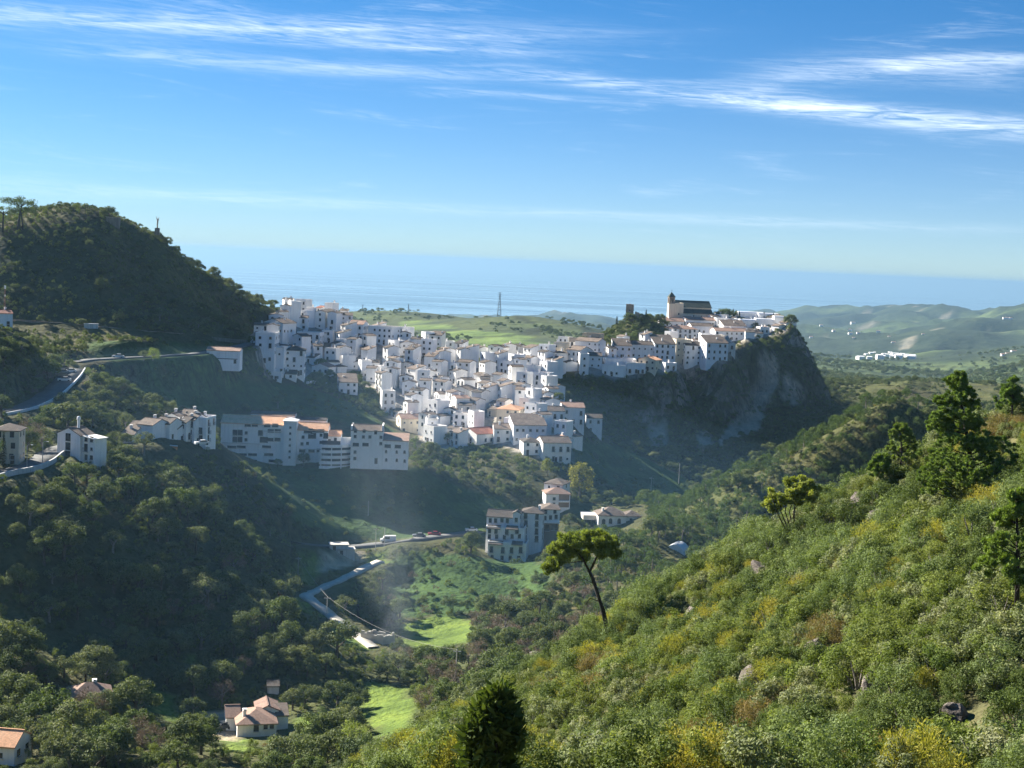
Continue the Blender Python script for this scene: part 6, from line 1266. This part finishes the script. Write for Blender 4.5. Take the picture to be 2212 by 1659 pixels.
# thin smoke drifting up from a garden fire
def build_smoke():
    m = bpy.data.materials.new('smoke'); m.use_nodes = True; t = m.node_tree; t.nodes.clear(); vs = t.nodes.new('ShaderNodeVolumePrincipled'); o = t.nodes.new('ShaderNodeOutputMaterial'); t.links.new(vs.outputs[0], o.inputs['Volume'])
    vs.inputs['Color'].default_value = (.75, .85, 1, 1); tc = t.nodes.new('ShaderNodeTexCoord'); mp = t.nodes.new('ShaderNodeMapping'); mp.inputs['Scale'].default_value = (1, 1, .45); t.links.new(tc.outputs['Object'], mp.inputs[0])
    n = noise(t, .13, 5, mp.outputs[0], .6, .8); sp = t.nodes.new('ShaderNodeSeparateXYZ'); t.links.new(tc.outputs['Object'], sp.inputs[0])
    # plume axis widens and leans with height; density falls off from its core
    ax = MATH(t, 'MULTIPLY', sp.outputs[2], SM[0]); ay = MATH(t, 'MULTIPLY', sp.outputs[2], SM[1]); wd = MATH(t, 'ADD', MATH(t, 'MULTIPLY', sp.outputs[2], .33), 2.4)
    dx = MATH(t, 'DIVIDE', MATH(t, 'SUBTRACT', sp.outputs[0], ax), wd); dy = MATH(t, 'DIVIDE', MATH(t, 'SUBTRACT', sp.outputs[1], ay), MATH(t, 'MULTIPLY', wd, 1.6)); r2 = MATH(t, 'ADD', MATH(t, 'MULTIPLY', dx, dx), MATH(t, 'MULTIPLY', dy, dy))
    core = MATH(t, 'MAXIMUM', MATH(t, 'SUBTRACT', 1.0, r2), 0.0); core = MATH(t, 'MULTIPLY', MATH(t, 'MULTIPLY', core, core), ramp_f(t, sp.outputs[2], 64.0, 20.0)); t.links.new(MATH(t, 'MULTIPLY', MATH(t, 'MULTIPLY', core, ramp_f(t, n, .42, .68)), MATH(t, 'DIVIDE', SMD, wd)), vs.inputs['Density'])
    b = MB(); n_ = 14; zs = np.linspace(0, 66, 8)
    for zz_ in zs:
        w_ = 2.4 + .33 * zz_
        for q in range(n_): a = 2 * math.pi * q / n_; b.v.append((SM[0] * zz_ + w_ * 1.05 * math.cos(a), SM[1] * zz_ + w_ * 1.7 * math.sin(a), zz_))
    for i in range(7):
        for q in range(n_): b.f.append((i * n_ + q, i * n_ + (q + 1) % n_, (i + 1) * n_ + (q + 1) % n_, (i + 1) * n_ + q)); b.m.append(0)
    b.f.append(tuple(range(n_))[::-1]); b.f.append(tuple(7 * n_ + q for q in range(n_))); b.m += [0, 0]
    p = hit(862, 1480, 200); tag(b.build('smoke', m, None, p), 'thin blue smoke rising from the valley gardens', None, None, 'stuff')
SM = (-.17, .55); SMD = .10
build_smoke()

# thin smoke layer added over the valley as blue fill for its shade
def build_valley_fill():
    m = bpy.data.materials.new('valley_fill'); m.use_nodes = True; t = m.node_tree; t.nodes.clear(); vs = t.nodes.new('ShaderNodeVolumePrincipled'); o = t.nodes.new('ShaderNodeOutputMaterial'); t.links.new(vs.outputs[0], o.inputs['Volume'])
    vs.inputs['Color'].default_value = (.30, .60, 1.0, 1); vs.inputs['Density'].default_value = 1.5e-4; vs.inputs['Anisotropy'].default_value = .25
    import bmesh
    bm = bmesh.new(); bmesh.ops.create_icosphere(bm, subdivisions=5, radius=1.0); me = bpy.data.meshes.new('smoke')
    for q in bm.verts: q.co = (q.co.x * 215, q.co.y * 205, q.co.z * 75)
    bm.to_mesh(me); bm.free(); me.materials.append(m); tag(link('smoke', me, None, (-75, 450, H - 105)), 'thin blue smoke layer added to lift shade over the whole valley', None, None, 'stuff')
build_valley_fill()
# bushes dotted over the far green hill
gx = np.random.RandomState(44); aa = gx.uniform(-.13, .07, 2600); dd = np.exp(gx.uniform(math.log(1350), math.log(2350), 2600)); xx = aa * dd
zz = np.array([far_z(a_, d_) for a_, d_ in zip(aa, dd)]); kp = (fbm(xx, dd, 90, 3, 57) + gx.uniform(-.2, .2, 2600)) > .08
scatter_stuff('hill_bushes', ['oak'], np.c_[xx[kp], dd[kp], zz[kp] - 1.0, gx.uniform(.5, 1.2, kp.sum()), gx.uniform(0, 6, kp.sum()), gx.randint(0, 7, kp.sum())], 'scattered bushes on the far green hill')

# woods on the hills right of the rock
gx = np.random.RandomState(45); nn_ = 9000; aa = gx.uniform(.15, .37, nn_); dd = np.exp(gx.uniform(math.log(850), math.log(2900), nn_)); xx = aa * dd
zz = np.where(dd < 1100, ground(xx, np.minimum(dd, 1105)), np.array([far_z(a_, d_) for a_, d_ in zip(aa, dd)])); kp = (fbm(xx, dd, 120, 4, 58) + gx.uniform(-.25, .25, nn_)) > -.12
kp &= ~inpoly(*proj(xx, dd, zz), [(1860, 838), (1935, 832), (1930, 850), (1870, 856)])
scatter_stuff('hill_woods', ['oak', 'olive'], np.c_[xx[kp], dd[kp], zz[kp] - .8, gx.uniform(.5, 1.25, kp.sum()) * np.clip(dd[kp] / 1500, .7, 1.3), gx.uniform(0, 6, kp.sum()), gx.randint(0, 9, kp.sum())], 'woods on the hills right of the rock')
